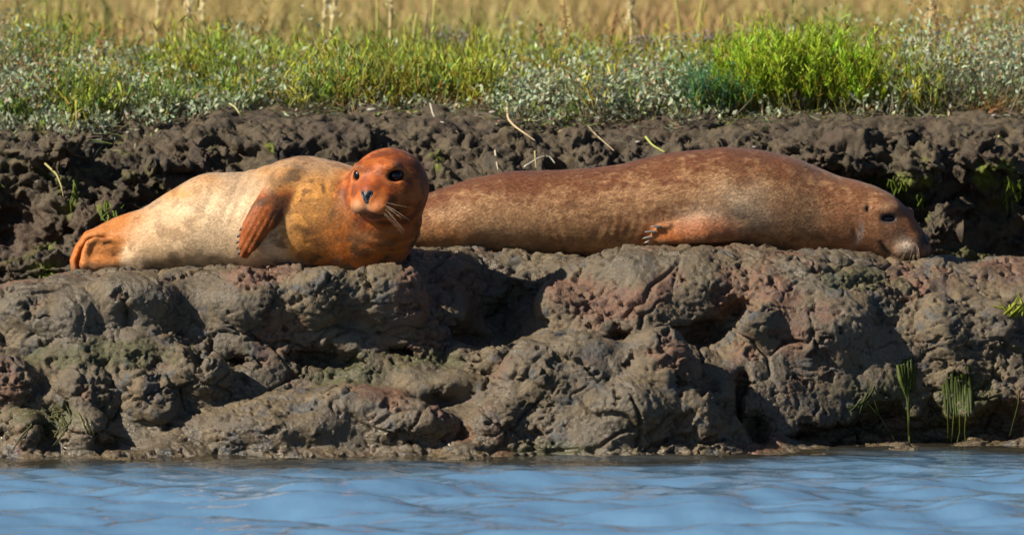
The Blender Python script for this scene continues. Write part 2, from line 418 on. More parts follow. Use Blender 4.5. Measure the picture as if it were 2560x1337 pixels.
def local(d, p, c, r, fn, pad=0.06):
    m = np.all(np.abs(p - np.asarray(c, np.float32)) < np.asarray(r, np.float32) + pad, axis=1)
    if m.any():
        idx = np.nonzero(m)[0]; d[idx] = fn(d[idx], ell(p[idx], c, r))
    return d
def mud_sdf(p):
    w = p + np.stack([perlin(p, .16, 1), perlin(p, .16, 2), perlin(p, .13, 3)], 1) * np.float32(.022)
    d = (w[:, 2] - bil(HF, w[:, 0], w[:, 1], HY0)) * 0.62
    for c, r in LUMPS: d = local(d, w, c, r, lambda a, b: smin(a, b, .025))
    for c, r in CAVES: d = local(d, w, c, r, lambda a, b: smax(a, -b, .015))
    d = d + .006 * perlin(p, .075, 5) + .030 * perlin(p, .22, 6) * (1 - sstep(.40, .50, p[:, 2]))
    return np.maximum(d, p[:, 2] - .70).astype(np.float32)
def spots(P, lst):
    """soft mask of (px,row,y,radius) spots broken up by noise"""
    m = np.zeros(len(P))
    nz = fbm(P, .06, 3, 9) * 0.5
    for px, row, y, r in lst:
        c = at(px, row, y); q = (P - c) / np.asarray(r)
        m = np.maximum(m, 1 - sstep(.55, 1.0, np.sqrt((q * q).sum(1)) + nz))
    return m

def in_view(c, ymax, xm):
    return (np.abs(c[:, 0]) < xm) & (c[:, 1] < ymax)
def build_surface(sdf, lo, hi, h, view, zmin):
    V, Q = surface_nets(sdf, lo, hi, h)
    V = relax(V, Q, 1, .3)
    Q = Q[V[Q][:, :, 2].max(1) > zmin]; V, Q = compact(V, Q)
    V, Q = subdivide(V, Q); V = relax(V, Q, 1, .5)
    V, Q1, Q2 = refine(V, Q, view)
    return V, Q1, Q2
V, Q, Qc = build_surface(mud_sdf, (-2.35, -.36, -.20), (2.35, 1.66, .68), .0207, lambda c: in_view(c, 1.10, 1.68) & (c[:, 2] > -.03), -.06)
V = np.where(np.isin(np.arange(len(V)), Qc)[:, None], V, relax(V, Q, 1, .5))
QA = np.concatenate([Q, Qc])
N = normals(V, QA)
wrp = V + .016 * np.stack([perlin(V, .045, 11), perlin(V, .045, 12), perlin(V, .045, 13)], 1)
zone = fbm(V, .24, 2, 21)                                            # crumbly zones against slick ones
crustn = fbm(wrp, (.085, .085, .055), 4, 24, .55) + .55 * zone + .42
crust = sstep(-.05, .07, crustn)                                     # slick skin of mud, broken away in places
F1, F2, cid = worley(wrp, (.060, .060, .045), 1)
g1, g2, gid = worley(wrp, (.019, .019, .015), 2)
soft = fbm(V, .11, 3, 15, .42)
crumb = fbm(V, .016, 3, 16, .6)
pits = sstep(.34, .50, perlin(V, .022, 31)); pits2 = sstep(.30, .46, perlin(V, .0105, 33))
wormcut = (1 - sstep(.0, .05, np.abs(perlin(wrp, (.09, .09, .03), 34)))) * sstep(-.1, .3, fbm(V, .2, 2, 35))
crack = (1 - sstep(.0, .045, F2 - F1)) * sstep(.0, .28, fbm(V, .25, 2, 41))
shelf = np.abs(perlin(wrp, (.16, .16, .035), 36)); shelf = -.012 * (1 - sstep(.0, .10, shelf)) * sstep(-.05, .3, fbm(V, .3, 2, 37))
rubble = .005 * (gid - .5) + .003 * (.4 - g1 ** 2) + .010 * (cid - .5) + .006 * fbm(V, .05, 2, 43, .5) - .011 * pits - .006 * pits2 + .006 * crumb - .006
skin = .006 + .009 * soft + .002 * (.5 - F1 ** 2) - .010 * crack - .006 * wormcut - .006 * pits * sstep(.25, .6, -zone + .3) - .0010 * pits2 + .0030 * crumb
b1, b2, bid = worley(V + .05 * np.stack([perlin(V, .12, 91), perlin(V, .12, 92), perlin(V, .12, 93)], 1), (.21, .21, .15), 7)
deep = (1 - sstep(.0, .06, b2 - b1)) * sstep(-.1, .3, fbm(V, .3, 2, 94))
disp = rubble * (1 - crust) + skin * crust + shelf + .011 * (.42 - b1 ** 2) + .012 * (bid - .5) - .018 * deep
sm_ = spots(V, [(700, 1070, .08, (.30, .2, .09)), (900, 990, .17, (.26, .2, .06)), (1110, 950, .3, (.17, .2, .06)), (1560, 690, .62, (.22, .2, .06)), (1640, 640, .75, (.4, .2, .05)), (2050, 770, .55, (.16, .2, .05))])
disp = disp * (1 - .72 * sm_) + .004 * sm_ * soft
V = V + N * disp[:, None]
rough = 1 - crust; slick = crust * sstep(.0, .5, zone + .3 * soft)
zz = V[:, 2]
wet = np.clip(1 - sstep(.02, .17, zz + .05 * fbm(V, .15, 2, 71)) + .75 * slick, 0, 1)
red = np.clip(sstep(.05, .5, fbm(V, .28, 3, 81) + .25 * rough) * .85 + .35 * pits * rough, 0, 1)
alg = .75 * spots(V, [(1010, 900, .33, (.22, .15, .045)), (1400, 1120, .03, (.2, .1, .03)), (880, 940, .25, (.2, .12, .04)), (2200, 1000, .45, (.16, .12, .08)),
                     (2420, 1020, .5, (.16, .12, .1)), (250, 890, .16, (.3, .15, .05)), (130, 1040, .0, (.2, .12, .05)), (2150, 700, .6, (.2, .15, .05)), (2540, 790, .72, (.05, .08, .04)), (2262, 935, .5, (.035, .12, .05)), (2395, 985, .52, (.05, .12, .055)), (2160, 1005, .45, (.05, .1, .04))])
me = make_mesh("mud_bank", V, QA, True, wet=wet, red=red, slick=slick, algae=alg)
mud_bank = add("mud_bank", me, MUD, kind="structure")

# far bank: creek floor, crumbling wall, top flat
BC = {
 -900: [(1.3,.22),(1.75,.24),(1.86,.45),(1.95,.70),(2.1,.84),(2.45,.93),(2.9,.97),(6,.97)],
 60:   [(1.3,.22),(1.75,.24),(1.86,.45),(1.95,.68),(2.08,.83),(2.3,.89),(2.5,.935),(2.9,.965),(6,.97)],
 350:  [(1.3,.22),(1.72,.24),(1.80,.45),(1.90,.70),(2.02,.85),(2.3,.91),(2.55,.945),(2.9,.97),(6,.97)],
 700:  [(1.3,.22),(1.75,.24),(1.88,.45),(1.95,.72),(2.03,.875),(2.3,.92),(2.6,.955),(2.9,.97),(6,.97)],
 1000: [(1.3,.24),(1.7,.28),(1.86,.50),(1.95,.74),(2.05,.86),(2.3,.915),(2.65,.955),(2.9,.97),(6,.97)],
 1200: [(1.3,.24),(1.55,.42),(1.7,.60),(1.85,.70),(1.95,.76),(2.06,.86),(2.3,.91),(2.65,.955),(2.9,.97),(6,.97)],
 1400: [(1.3,.24),(1.55,.42),(1.7,.60),(1.88,.73),(1.96,.78),(2.06,.86),(2.3,.91),(2.6,.95),(2.9,.97),(6,.97)],
 1650: [(1.3,.22),(1.6,.35),(1.75,.55),(1.88,.74),(2.0,.83),(2.3,.90),(2.6,.95),(2.9,.97),(6,.97)],
 2000: [(1.3,.22),(1.6,.28),(1.75,.50),(1.86,.70),(2.0,.83),(2.2,.90),(2.6,.95),(2.9,.97),(6,.97)],
 2300: [(1.3,.22),(1.6,.25),(1.72,.45),(1.82,.66),(1.96,.82),(2.15,.90),(2.6,.955),(2.9,.97),(6,.97)],
 2480: [(1.3,.22),(1.75,.24),(1.86,.45),(1.94,.66),(2.04,.83),(2.2,.91),(2.6,.955),(2.9,.97),(6,.97)],
 3500: [(1.3,.22),(1.75,.24),(1.86,.45),(1.96,.68),(2.08,.83),(2.2,.91),(2.6,.955),(2.9,.97),(6,.97)]}
HB = column_field(BC, 1.3, 3.6, HS, 1.6)
BLUMPS = [(200, 620, 1.74, (.12, .10, .09)), (110, 680, 1.62, (.13, .12, .09)), (260, 560, 1.78, (.10, .09, .09)), (160, 500, 1.84, (.10, .09, .10)), (420, 440, 1.86, (.14, .09, .08)),
 (520, 430, 1.88, (.10, .09, .08)), (130, 370, 2.0, (.13, .10, .05)), (700, 400, 1.94, (.10, .09, .07)), (2130, 400, 1.88, (.16, .10, .07)), (2200, 350, 1.98, (.18, .1, .05)),
 (2380, 570, 1.70, (.10, .10, .06)), (2300, 420, 1.84, (.12, .1, .08)), (2040, 380, 1.92, (.14, .10, .06)), (2330, 610, 1.62, (.12, .1, .05)), (2480, 420, 1.95, (.10, .1, .1))]
BLUMPS = [(at(a, b, c), r) for a, b, c, r in BLUMPS]
BCAVES = [(20, 510, 1.80, (.17, .22, .15)), (20, 610, 1.72, (.19, .20, .09)), (150, 590, 1.72, (.05, .15, .05)), (600, 388, 1.86, (.095, .18, .072)), (560, 400, 1.86, (.05, .14, .04)), (345, 410, 1.88, (.05, .12, .045)), (270, 455, 1.84, (.035, .1, .05)),
 (345, 500, 1.78, (.08, .16, .09)), (440, 560, 1.76, (.09, .15, .07)), (240, 470, 1.82, (.05, .13, .06)), (1490, 400, 1.86, (.07, .12, .03)), (1035, 370, 1.92, (.045, .1, .05)), (1150, 420, 1.84, (.06, .09, .03)), (1440, 412, 1.84, (.13, .14, .030)), (1320, 440, 1.78, (.05, .1, .02)),
 (130, 440, 1.90, (.05, .1, .04)), (2330, 500, 1.74, (.03, .1, .06)), (2450, 520, 1.76, (.13, .22, .15)), (2520, 600, 1.70, (.16, .2, .10)), (2380, 470, 1.80, (.05, .16, .08)), (2560, 370, 1.98, (.05, .1, .06)), (2270, 480, 1.78, (.03, .08, .03)), (2080, 440, 1.82, (.03, .08, .03)),
 (2150, 460, 1.8, (.02, .07, .03)), (2310, 350, 1.92, (.05, .08, .02)), (760, 370, 1.96, (.04, .1, .03)), (480, 620, 1.74, (.09, .1, .06)), (2450, 630, 1.62, (.14, .12, .05))]
BCAVES = [(at(a, b, c), r) for a, b, c, r in BCAVES]
def bank_sdf(p):
    w = p + np.stack([perlin(p, .15, 101), perlin(p, .15, 102), perlin(p, .12, 103)], 1) * np.float32(.035)
    d = (w[:, 2] - bil(HB, w[:, 0], w[:, 1], 1.3)) * 0.6
    for c, r in BLUMPS: d = local(d, w, c, r, lambda a, b: smin(a, b, .02))
    for c, r in BCAVES: d = local(d, w, c, r, lambda a, b: smax(a, -b, .012))
    flat = sstep(.86, .97, p[:, 2])
    d = d + (.012 * perlin(p, .07, 105) + .034 * perlin(p, .15, 106)) * (1 - .75 * flat)
    return np.maximum(d, p[:, 2] - 1.1).astype(np.float32)
V, Q, Qc = build_surface(bank_sdf, (-2.45, 1.36, .12), (2.45, 3.2, 1.08), .029, lambda c: in_view(c, 2.75, 1.95) & (c[:, 2] > .36), .1)
QA = np.concatenate([Q, Qc])
N = normals(V, QA)
wrp = V + .022 * np.stack([perlin(V, .06, 111), perlin(V, .06, 112), perlin(V, .06, 113)], 1)
F1, F2, cid = worley(wrp, (.085, .085, .06), 5); g1, g2, gid = worley(wrp, (.032, .032, .024), 6)
wall = 1 - .72 * sstep(.84, .95, V[:, 2])
pits = sstep(.28, .5, perlin(V, .04, 131)); pits2 = sstep(.3, .5, perlin(V, .02, 133))
disp = wall * (.030 * (cid - .5) + .012 * (gid - .5) - .016 * pits - .008 * pits2 + .055 * (.16 - np.abs(perlin(wrp, (.13, .13, .06), 141))) + .030 * (.16 - np.abs(perlin(wrp, .055, 142))) + .016 * (.16 - np.abs(perlin(V, .024, 143))) + .05 * (.16 - np.abs(perlin(wrp, (.25, .25, .045), 144))) + .008 * fbm(V, .02, 2, 145, .6) - .012 * (1 - sstep(0, .07, F2 - F1))) + .003 * fbm(V, .018, 2, 151)
V = V + N * disp[:, None]
wet = .5 * sstep(.0, .5, fbm(V, .2, 2, 171)) * (1 - sstep(.5, .8, V[:, 2]))
red = .7 * sstep(.1, .6, fbm(V, .3, 3, 181))
slick = .6 * sstep(.88, .95, V[:, 2]) * sstep(-.1, .5, fbm(V, .09, 3, 183))
alg = spots(V, [(2245, 470, 1.8, (.07, .1, .06)), (2300, 505, 1.8, (.04, .1, .07)), (2530, 470, 1.86, (.06, .12, .10)), (2460, 440, 1.9, (.05, .1, .05)), (2500, 540, 1.8, (.05, .1, .08)), (345, 385, 1.95, (.09, .1, .03)), (290, 350, 2.0, (.07, .1, .03)), (270, 525, 1.8, (.06, .1, .045)), (330, 560, 1.8, (.06, .1, .045)),
      (525, 360, 1.95, (.03, .1, .04)), (675, 375, 1.95, (.025, .1, .03)), (1090, 375, 1.95, (.06, .1, .04)), (1090, 420, 1.86, (.04, .1, .03)), (1320, 420, 1.8, (.06, .1, .02)), (130, 690, 1.6, (.08, .1, .04)), (100, 600, 1.7, (.05, .1, .06)), (190, 470, 1.84, (.02, .1, .08)), (2310, 470, 1.8, (.03, .1, .1))])
alg = np.maximum(alg, .35 * sstep(.25, .6, fbm(V, .17, 2, 191)) * (1 - sstep(.7, .85, V[:, 2])))
me = make_mesh("creek_bank", V, QA, True, wet=wet, red=red, slick=slick, algae=alg)
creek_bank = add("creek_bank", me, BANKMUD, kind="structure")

# marsh ground to the horizon and river bed under everything
gm = NT("marsh_soil"); v = gm.coord()
gm.l.new(gm.mix(gm.ramp(gm.noise(v, 3, 5), .4, .6), (.10, .082, .045), (.17, .125, .05)), gm.b.inputs["Base Color"]); gm.b.inputs["Roughness"].default_value = .9
xs = np.concatenate([-np.geomspace(900, 3, 14), np.linspace(-2.6, 2.6, 27), np.geomspace(3, 900, 14)])
ys = np.concatenate([np.linspace(3.05, 8, 26), np.geomspace(8.5, 1500, 30)])
gx, gy = np.meshgrid(xs, ys, indexing='ij')
P3 = np.stack([gx.ravel(), gy.ravel(), 0 * gx.ravel()], 1)
gz = .965 + np.clip((P3[:, 1] - 3) * .004, 0, .03) + .012 * perlin(P3, .9, 5) * (P3[:, 1] < 12)
P3[:, 2] = gz
nx, ny = len(xs), len(ys); I = np.arange(nx * ny).reshape(nx, ny)
GQ = np.stack([I[:-1, :-1], I[1:, :-1], I[1:, 1:], I[:-1, 1:]], -1).reshape(-1, 4)
add("marsh_ground", make_mesh("marsh_ground", P3, GQ), gm.m, kind="structure")
# mud shore that carries on to both sides of the built stretch, out of the frame
for s in (-1, 1):
    xs2 = s * np.concatenate([np.linspace(2.30, 4, 12), np.geomspace(4.5, 300, 12)])
    ys2 = np.array([-.6, -.05, .1, .3, .42, .6, 1.0, 1.25, 1.5, 1.75, 1.9, 2.05, 2.3, 2.6, 3.1]); zs2 = np.array([-.2, 0, .2, .38, .43, .45, .43, .27, .22, .23, .5, .82, .9, .945, .96])
    gx, gy = np.meshgrid(xs2, ys2, indexing='ij'); P4 = np.stack([gx.ravel(), gy.ravel(), np.broadcast_to(zs2, gx.shape).ravel()], 1)
    P4[:, 2] += .03 * perlin(P4, .5, 8) - .012
    I = np.arange(gx.size).reshape(gx.shape); q = np.stack([I[:-1, :-1], I[1:, :-1], I[1:, 1:], I[:-1, 1:]], -1).reshape(-1, 4)
    if s < 0: q = q[:, ::-1]
    z0 = np.zeros(len(P4)); add("shore", make_mesh("shore", P4, q, True, wet=z0, red=z0, slick=z0, algae=z0), BANKMUD, kind="structure")
# ------------------------------------------------------------------ water
wm = NT("river_water"); v = wm.coord((1, 1.0, 1))
wm.l.new(wm.mix(wm.attr('shoal').outputs['Fac'], (.092, .182, .290), (.032, .027, .017)), wm.b.inputs['Base Color'])  # dark brown reflection of the bank painted into the water colour near shore
wm.b.inputs["Roughness"].default_value = .06; wm.b.inputs["IOR"].default_value = 1.333
nb = wm.bump(wm.noise(v, 30, 2, .5), .08, .02)
wm.l.new(nb, wm.b.inputs["Normal"])
xs = np.concatenate([-np.geomspace(600, 2.7, 26), np.arange(-2.5, 2.501, .024), np.geomspace(2.7, 600, 26)])
ys = np.concatenate([-np.geomspace(800, 4.3, 40), np.arange(-4.1, 1.2, .015)])
gx, gy = np.meshgrid(xs, ys, indexing='ij'); gx = gx.ravel(); gy = gy.ravel()
wr = np.random.default_rng(12)
z = np.zeros_like(gx); calm = .22 + .78 * (1 - sstep(-1.5, -.1, gy))
for i in range(70):
    lam = (.20 * (5 ** wr.random())) if i < 40 else .06 * (2.5 ** wr.random()); th = math.radians(wr.normal(82, 34)); k = 2 * math.pi / lam
    a = .0110 * lam * (.3 / max(lam, .3)) ** .4 if i < 40 else .0085 * lam
    ph = wr.random() * 6.28
    u = (gx * math.cos(th) + gy * math.sin(th)) * k + ph
    env = .6 + .4 * np.sin(gx * wr.normal(0, 2.5) + gy * wr.normal(0, 2.0) + wr.random() * 6)
    z += a * env * (np.sin(u) + .22 * np.sin(2 * u + 1.2)) * (calm if i < 40 else .75)
near = np.exp(-np.clip(np.abs(gx) - 2.5, 0, 9) / 2) * np.exp(-np.clip(-4.1 - gy, 0, 99) / 3)
z *= near
nx, ny = len(xs), len(ys); I = np.arange(nx * ny).reshape(nx, ny)
WQ = np.stack([I[:-1, :-1], I[1:, :-1], I[1:, 1:], I[:-1, 1:]], -1).reshape(-1, 4)
WP = np.stack([gx, gy, z], 1); shoal = sstep(-.95, -.10, gy - .42 * sstep(X(1750, 0), X(2150, 0), gx) + .30 * perlin(WP, (.5, .25, 1), 3))
add("water", make_mesh("water", WP, WQ, True, shoal=shoal), wm.m, kind="structure")
# ------------------------------------------------------------------ seals
def to_px(P):
    """photograph coordinates of world points, used to lay out coat markings along the body"""
    q = P - CAM; f = q[:, 1] * math.cos(PITCH) + q[:, 2] * math.sin(PITCH); u = -q[:, 1] * math.sin(PITCH) + q[:, 2] * math.cos(PITCH)
    return 1280 + q[:, 0] / f / TANPX, 668.5 - u / f / TANPX
def fur_material(name, rough=.55, bump=.3):
    m = NT(name); a = m.attr("col")
    v = m.coord((55, 200, 200)); n = m.noise(v, 1.0, 3, .6); v2 = m.coord((160, 420, 420)); n2 = m.noise(v2, 1.0, 2, .5)
    g = m.math('MULTIPLY', m.ramp(n, .25, .75, .88, 1.10), m.ramp(n2, .25, .75, .90, 1.08))
    hv = m.node("ShaderNodeVectorMath", operation='SCALE'); m.l.new(a.outputs["Color"], hv.inputs[0]); m.l.new(g, hv.inputs["Scale"])
    m.l.new(hv.outputs[0], m.b.inputs["Base Color"])
    m.b.inputs["Roughness"].default_value = rough; m.b.inputs["Specular IOR Level"].default_value = .2
    m.b.inputs["Sheen Weight"].default_value = .10; m.b.inputs["Sheen Roughness"].default_value = .45
    m.b.inputs["Sheen Tint"].default_value = (.9, .85, .85, 1)
    m.l.new(m.bump(n2, bump, .0012, m.bump(n, bump, .0022)), m.b.inputs["Normal"])
    return m.m
FUR = fur_material("seal_coat")
def plain(name, col, rough, spec=.5, coat=0.0):
    m = NT(name); v = m.coord(); m.l.new(m.mix(m.ramp(m.noise(v, 240, 3), .35, .65), tuple(c * .72 for c in col), col), m.b.inputs["Base Color"])
    m.b.inputs["Roughness"].default_value = rough; m.b.inputs["Specular IOR Level"].default_value = spec; m.b.inputs["Coat Weight"].default_value = coat; m.b.inputs["Coat Roughness"].default_value = .04
    return m.m
EYE = plain("eye_black", (.003, .003, .0035), .16, .25, .15)
CLAW_D = plain("claw_dark", (.045, .040, .038), .4)
CLAW_P = plain("claw_pale", (.20, .185, .175), .32)
WHISK = plain("whisker_pale", (.34, .23, .14), .6)
NOSE = plain("nose_leather", (.044, .046, .050), .5, .4)
def sweep(prof, cyf, ryf, blur=9, pw=2.0):
    """body from side outline rows: prof = (px, top row, bottom row); cyf = centre depth, ryf = half width"""
    pr = np.array(prof, float); g = np.arange(pr[0, 0], pr[-1, 0] + .5, 1.0)
    top = np.interp(g, pr[:, 0], pr[:, 1]); bot = np.interp(g, pr[:, 0], pr[:, 2])
    cy = np.interp(g, *np.array(cyf).T); ry = np.interp(g, *np.array(ryf).T)
    k = np.exp(-.5 * (np.arange(-30, 31) / blur) ** 2); k /= k.sum()
    ends = np.clip(np.minimum(g - g[0], g[-1] - g) / 40, 0, 1)
    def bl(a):
        b = np.convolve(np.pad(a, 30, mode='reflect', reflect_type='odd'), k, 'valid'); return a * (1 - ends) + b * ends
    top, bot, cy, ry = map(bl, (top, bot, cy, ry))
    xs = X(g, cy); zt = Zr(top, cy); zb = Zr(bot, cy)
    cz = (zt + zb) / 2; rz = np.maximum((zt - zb) / 2, .004); ry = np.maximum(ry, .004)
    sl = np.maximum(np.abs(np.gradient(zt, xs)), np.abs(np.gradient(zb, xs))); sl = np.sqrt(1 + np.minimum(sl, 3) ** 2)
    def f(p):
        x = p[:, 0]; c_y = np.interp(x, xs, cy); c_z = np.interp(x, xs, cz); a = np.interp(x, xs, ry); b = np.interp(x, xs, rz); s = np.interp(x, xs, sl)
        qy = (p[:, 1] - c_y) / a; qz = (p[:, 2] - c_z) / b
        k0 = np.sqrt(qy * qy + qz * qz) + 1e-9; k1 = np.sqrt((qy / a) ** 2 + (qz / b) ** 2) + 1e-6
        d = np.where(k0 < .3, -.3 * np.minimum(a, b) - (.3 - k0) * np.minimum(a, b), k0 * (k0 - 1) / k1) / s
        return np.maximum(d, np.maximum(xs[0] - x, x - xs[-1])).astype(np.float32)
    def front(px, row):
        """depth of the near surface at a photo position"""
        x = X(px, .6); c_y = np.interp(x, xs, cy); a = np.interp(x, xs, ry); z = Zr(row, c_y - a * .7)
        q = np.clip((z - np.interp(x, xs, cz)) / np.interp(x, xs, rz), -.98, .98)
        return c_y - a * np.sqrt(1 - q * q)
    f.front = front
    return f
def blobs(px, row, lst, base):
    col = np.array(base, float)
    for (a, b, ra, rb, c, s) in lst:
        w = s * np.exp(-(((px - a) / ra) ** 2 + ((row - b) / rb) ** 2)); col = col + w[:, None] * (np.asarray(c) - col)
    return col
def fur_mesh(name, V, Q, N, col, n, flow, seed, L=(.0035, .0075), lift=.20, skip=None, vary=(.82, 1.15)):
    r = np.random.default_rng(seed)
    A = np.linalg.norm(np.cross(V[Q[:, 2]] - V[Q[:, 0]], V[Q[:, 3]] - V[Q[:, 1]]), axis=1)
    cenp = V[Q].mean(1); A = A * np.where(N[Q[:, 0], 1] > .55, .15, 1.0)           # fewer on the far side
    if skip is not None: A = A * ~skip(cenp)
    fi = r.choice(len(Q), n, p=A / A.sum()); u = r.random((n, 2)); q = Q[fi]
    w = np.stack([(1 - u[:, 0]) * (1 - u[:, 1]), u[:, 0] * (1 - u[:, 1]), u[:, 0] * u[:, 1], (1 - u[:, 0]) * u[:, 1]], 1)[:, :, None]
    P = (V[q] * w).sum(1); Nn = (N[q] * w).sum(1); Cc = (col[q] * w).sum(1)
    D = flow(P) + r.normal(size=(n, 3)) * .18; D -= Nn * (D * Nn).sum(1)[:, None]; D /= np.linalg.norm(D, axis=1)[:, None] + 1e-9
    S = np.cross(D, Nn); ln = r.uniform(L[0], L[1], n)[:, None]; wd = .0008
    lf = lift * r.uniform(.5, 1.4, n)[:, None]
    T = P + ln * (D + Nn * lf)
    VV = np.stack([P - S * wd, P + S * wd, T], 1).reshape(-1, 3)
    cv = np.repeat(np.clip(Cc * r.uniform(vary[0], vary[1], n)[:, None], 0, 1), 3, 0)
    return make_mesh(name, VV, np.arange(3 * n).reshape(-1, 3), False, col=cv)
def sphere(c, r, R=None, nu=20, nv=14):
    th = np.linspace(0, math.pi, nv + 1); ph = np.arange(nu) / nu * 2 * math.pi
    v = np.array([[math.sin(t) * math.cos(p), math.sin(t) * math.sin(p), math.cos(t)] for t in th for p in ph]) * np.asarray(r)
    if R is not None: v = v @ np.asarray(R)
    F = []
    for i in range(nv):
        for j in range(nu):
            a, b = i * nu + j, i * nu + (j + 1) % nu
            F += [(a, a + nu, b + nu), (a, b + nu, b)]
    return v + np.asarray(c), np.array(F)
def whisker(parent, a, d, droop, L, w=.0003, col=None):
    a = np.asarray(a); d = np.asarray(d, float); d = d / np.linalg.norm(d)
    Vw, Fw = tube(bez(a - d * .006, a + d * L * .55, a + d * L + np.array(droop) * L, 7), np.linspace(w, w * .35, 7), 4)
    add("whisker", make_mesh("whisker", Vw, Fw), WHISK, parent)
def claw(parent, a, b, r, mat, curl=(0, 0, 0)):
    a = np.asarray(a); b = np.asarray(b)
    Vc, Fc = tube(bez(a, (a + b) / 2 + np.asarray(curl), b, 6), np.array([1, 1, .9, .72, .45, .1]) * r, 7)
    add("claw", make_mesh("claw", Vc, Fc), mat, parent)
def patch(name, parent, V, Q, N, mask, off, mat):
    q = Q[mask[Q].sum(1) >= 2]; Vp, qp = compact(V + N * off, q)
    add(name, make_mesh(name, Vp, qp), mat, parent)

SC = .95
def unit3(a): return a / np.linalg.norm(a)
def nose_pad(name, parent, sdf, c, axr, axf, axu, outline, off, mat, lift=.0016):
    """leather patch laid on the muzzle: rings of an outline in (right, up), dropped onto the skin"""
    o = np.asarray(outline, float); m = len(o); cen = o.mean(0); rings = [cen[None]] + [cen + (o - cen) * k for k in (.25, .5, .75, .92, 1.0)]
    P2 = np.concatenate(rings); P = np.asarray(c) + P2[:, :1] * axr + P2[:, 1:] * axu; t = np.full(len(P), .06)
    for _ in range(60): t = t - .7 * sdf((P + t[:, None] * axf).astype(np.float32))
    Vn = P + (t + lift)[:, None] * axf; Vn[-m:] -= axf * lift * 2; F = []
    for j in range(m): F.append((0, 1 + j, 1 + (j + 1) % m))
    for k in range(4):
        for j in range(m):
            a = 1 + k * m + j; b = 1 + k * m + (j + 1) % m; F += [(a, a + m, b + m), (a, b + m, b)]
    return add(name, make_mesh(name, Vn - off, np.array(F)), mat, parent), t
# ---- the near seal, head up and looking at us
P1 = [(232, 600, 640), (245, 572, 662), (265, 556, 676), (284, 546, 684), (357, 521, 690), (418, 482, 690), (475, 447, 690), (514, 433, 690), (552, 429, 691), (598, 431, 694), (648, 420, 694), (705, 399, 690),
      (747, 389, 688), (782, 390, 687), (820, 399, 688), (858, 408, 689), (896, 420, 689), (940, 440, 685), (970, 460, 670), (995, 482, 652), (1016, 508, 632), (1032, 535, 611), (1041, 556, 594), (1045, 568, 582)]
B1 = sweep(P1, [(200, .70), (300, .68), (600, .62), (800, .575), (950, .545), (1060, .53)],
           [(232, .025), (250, .055), (284, .085), (357, .115), (475, .150), (600, .160), (750, .175), (860, .175), (950, .160), (1005, .12), (1030, .08), (1046, .03)])
HC = at(972, 463, .43); yaw = math.radians(25); pit = math.radians(-6)
Ff = np.array([-math.sin(yaw) * math.cos(pit), -math.cos(yaw) * math.cos(pit), math.sin(pit)])
Rr = np.array([math.cos(yaw), -math.sin(yaw), 0]); Uu = np.cross(Ff, Rr); Uu = Uu if Uu[2] > 0 else -Uu
HR = np.stack([Rr, Ff, Uu])                                       # rows: right, forward, up
def hp(r, f, u): return HC + r * Rr + f * Ff + u * Uu
EYES1 = [hp(s * .0600, .0705, .0400) for s in (-1, 1)]
fl = lambda px, row, off: at(px, row, float(B1.front(px, row)) - off)
FL1 = [fl(722, 452, -.02), fl(690, 492, .0), fl(662, 530, .012), fl(638, 570, .024), fl(622, 608, .034), fl(612, 634, .036)]
FL1r = [.050, .047, .047, .044, .031, .014]
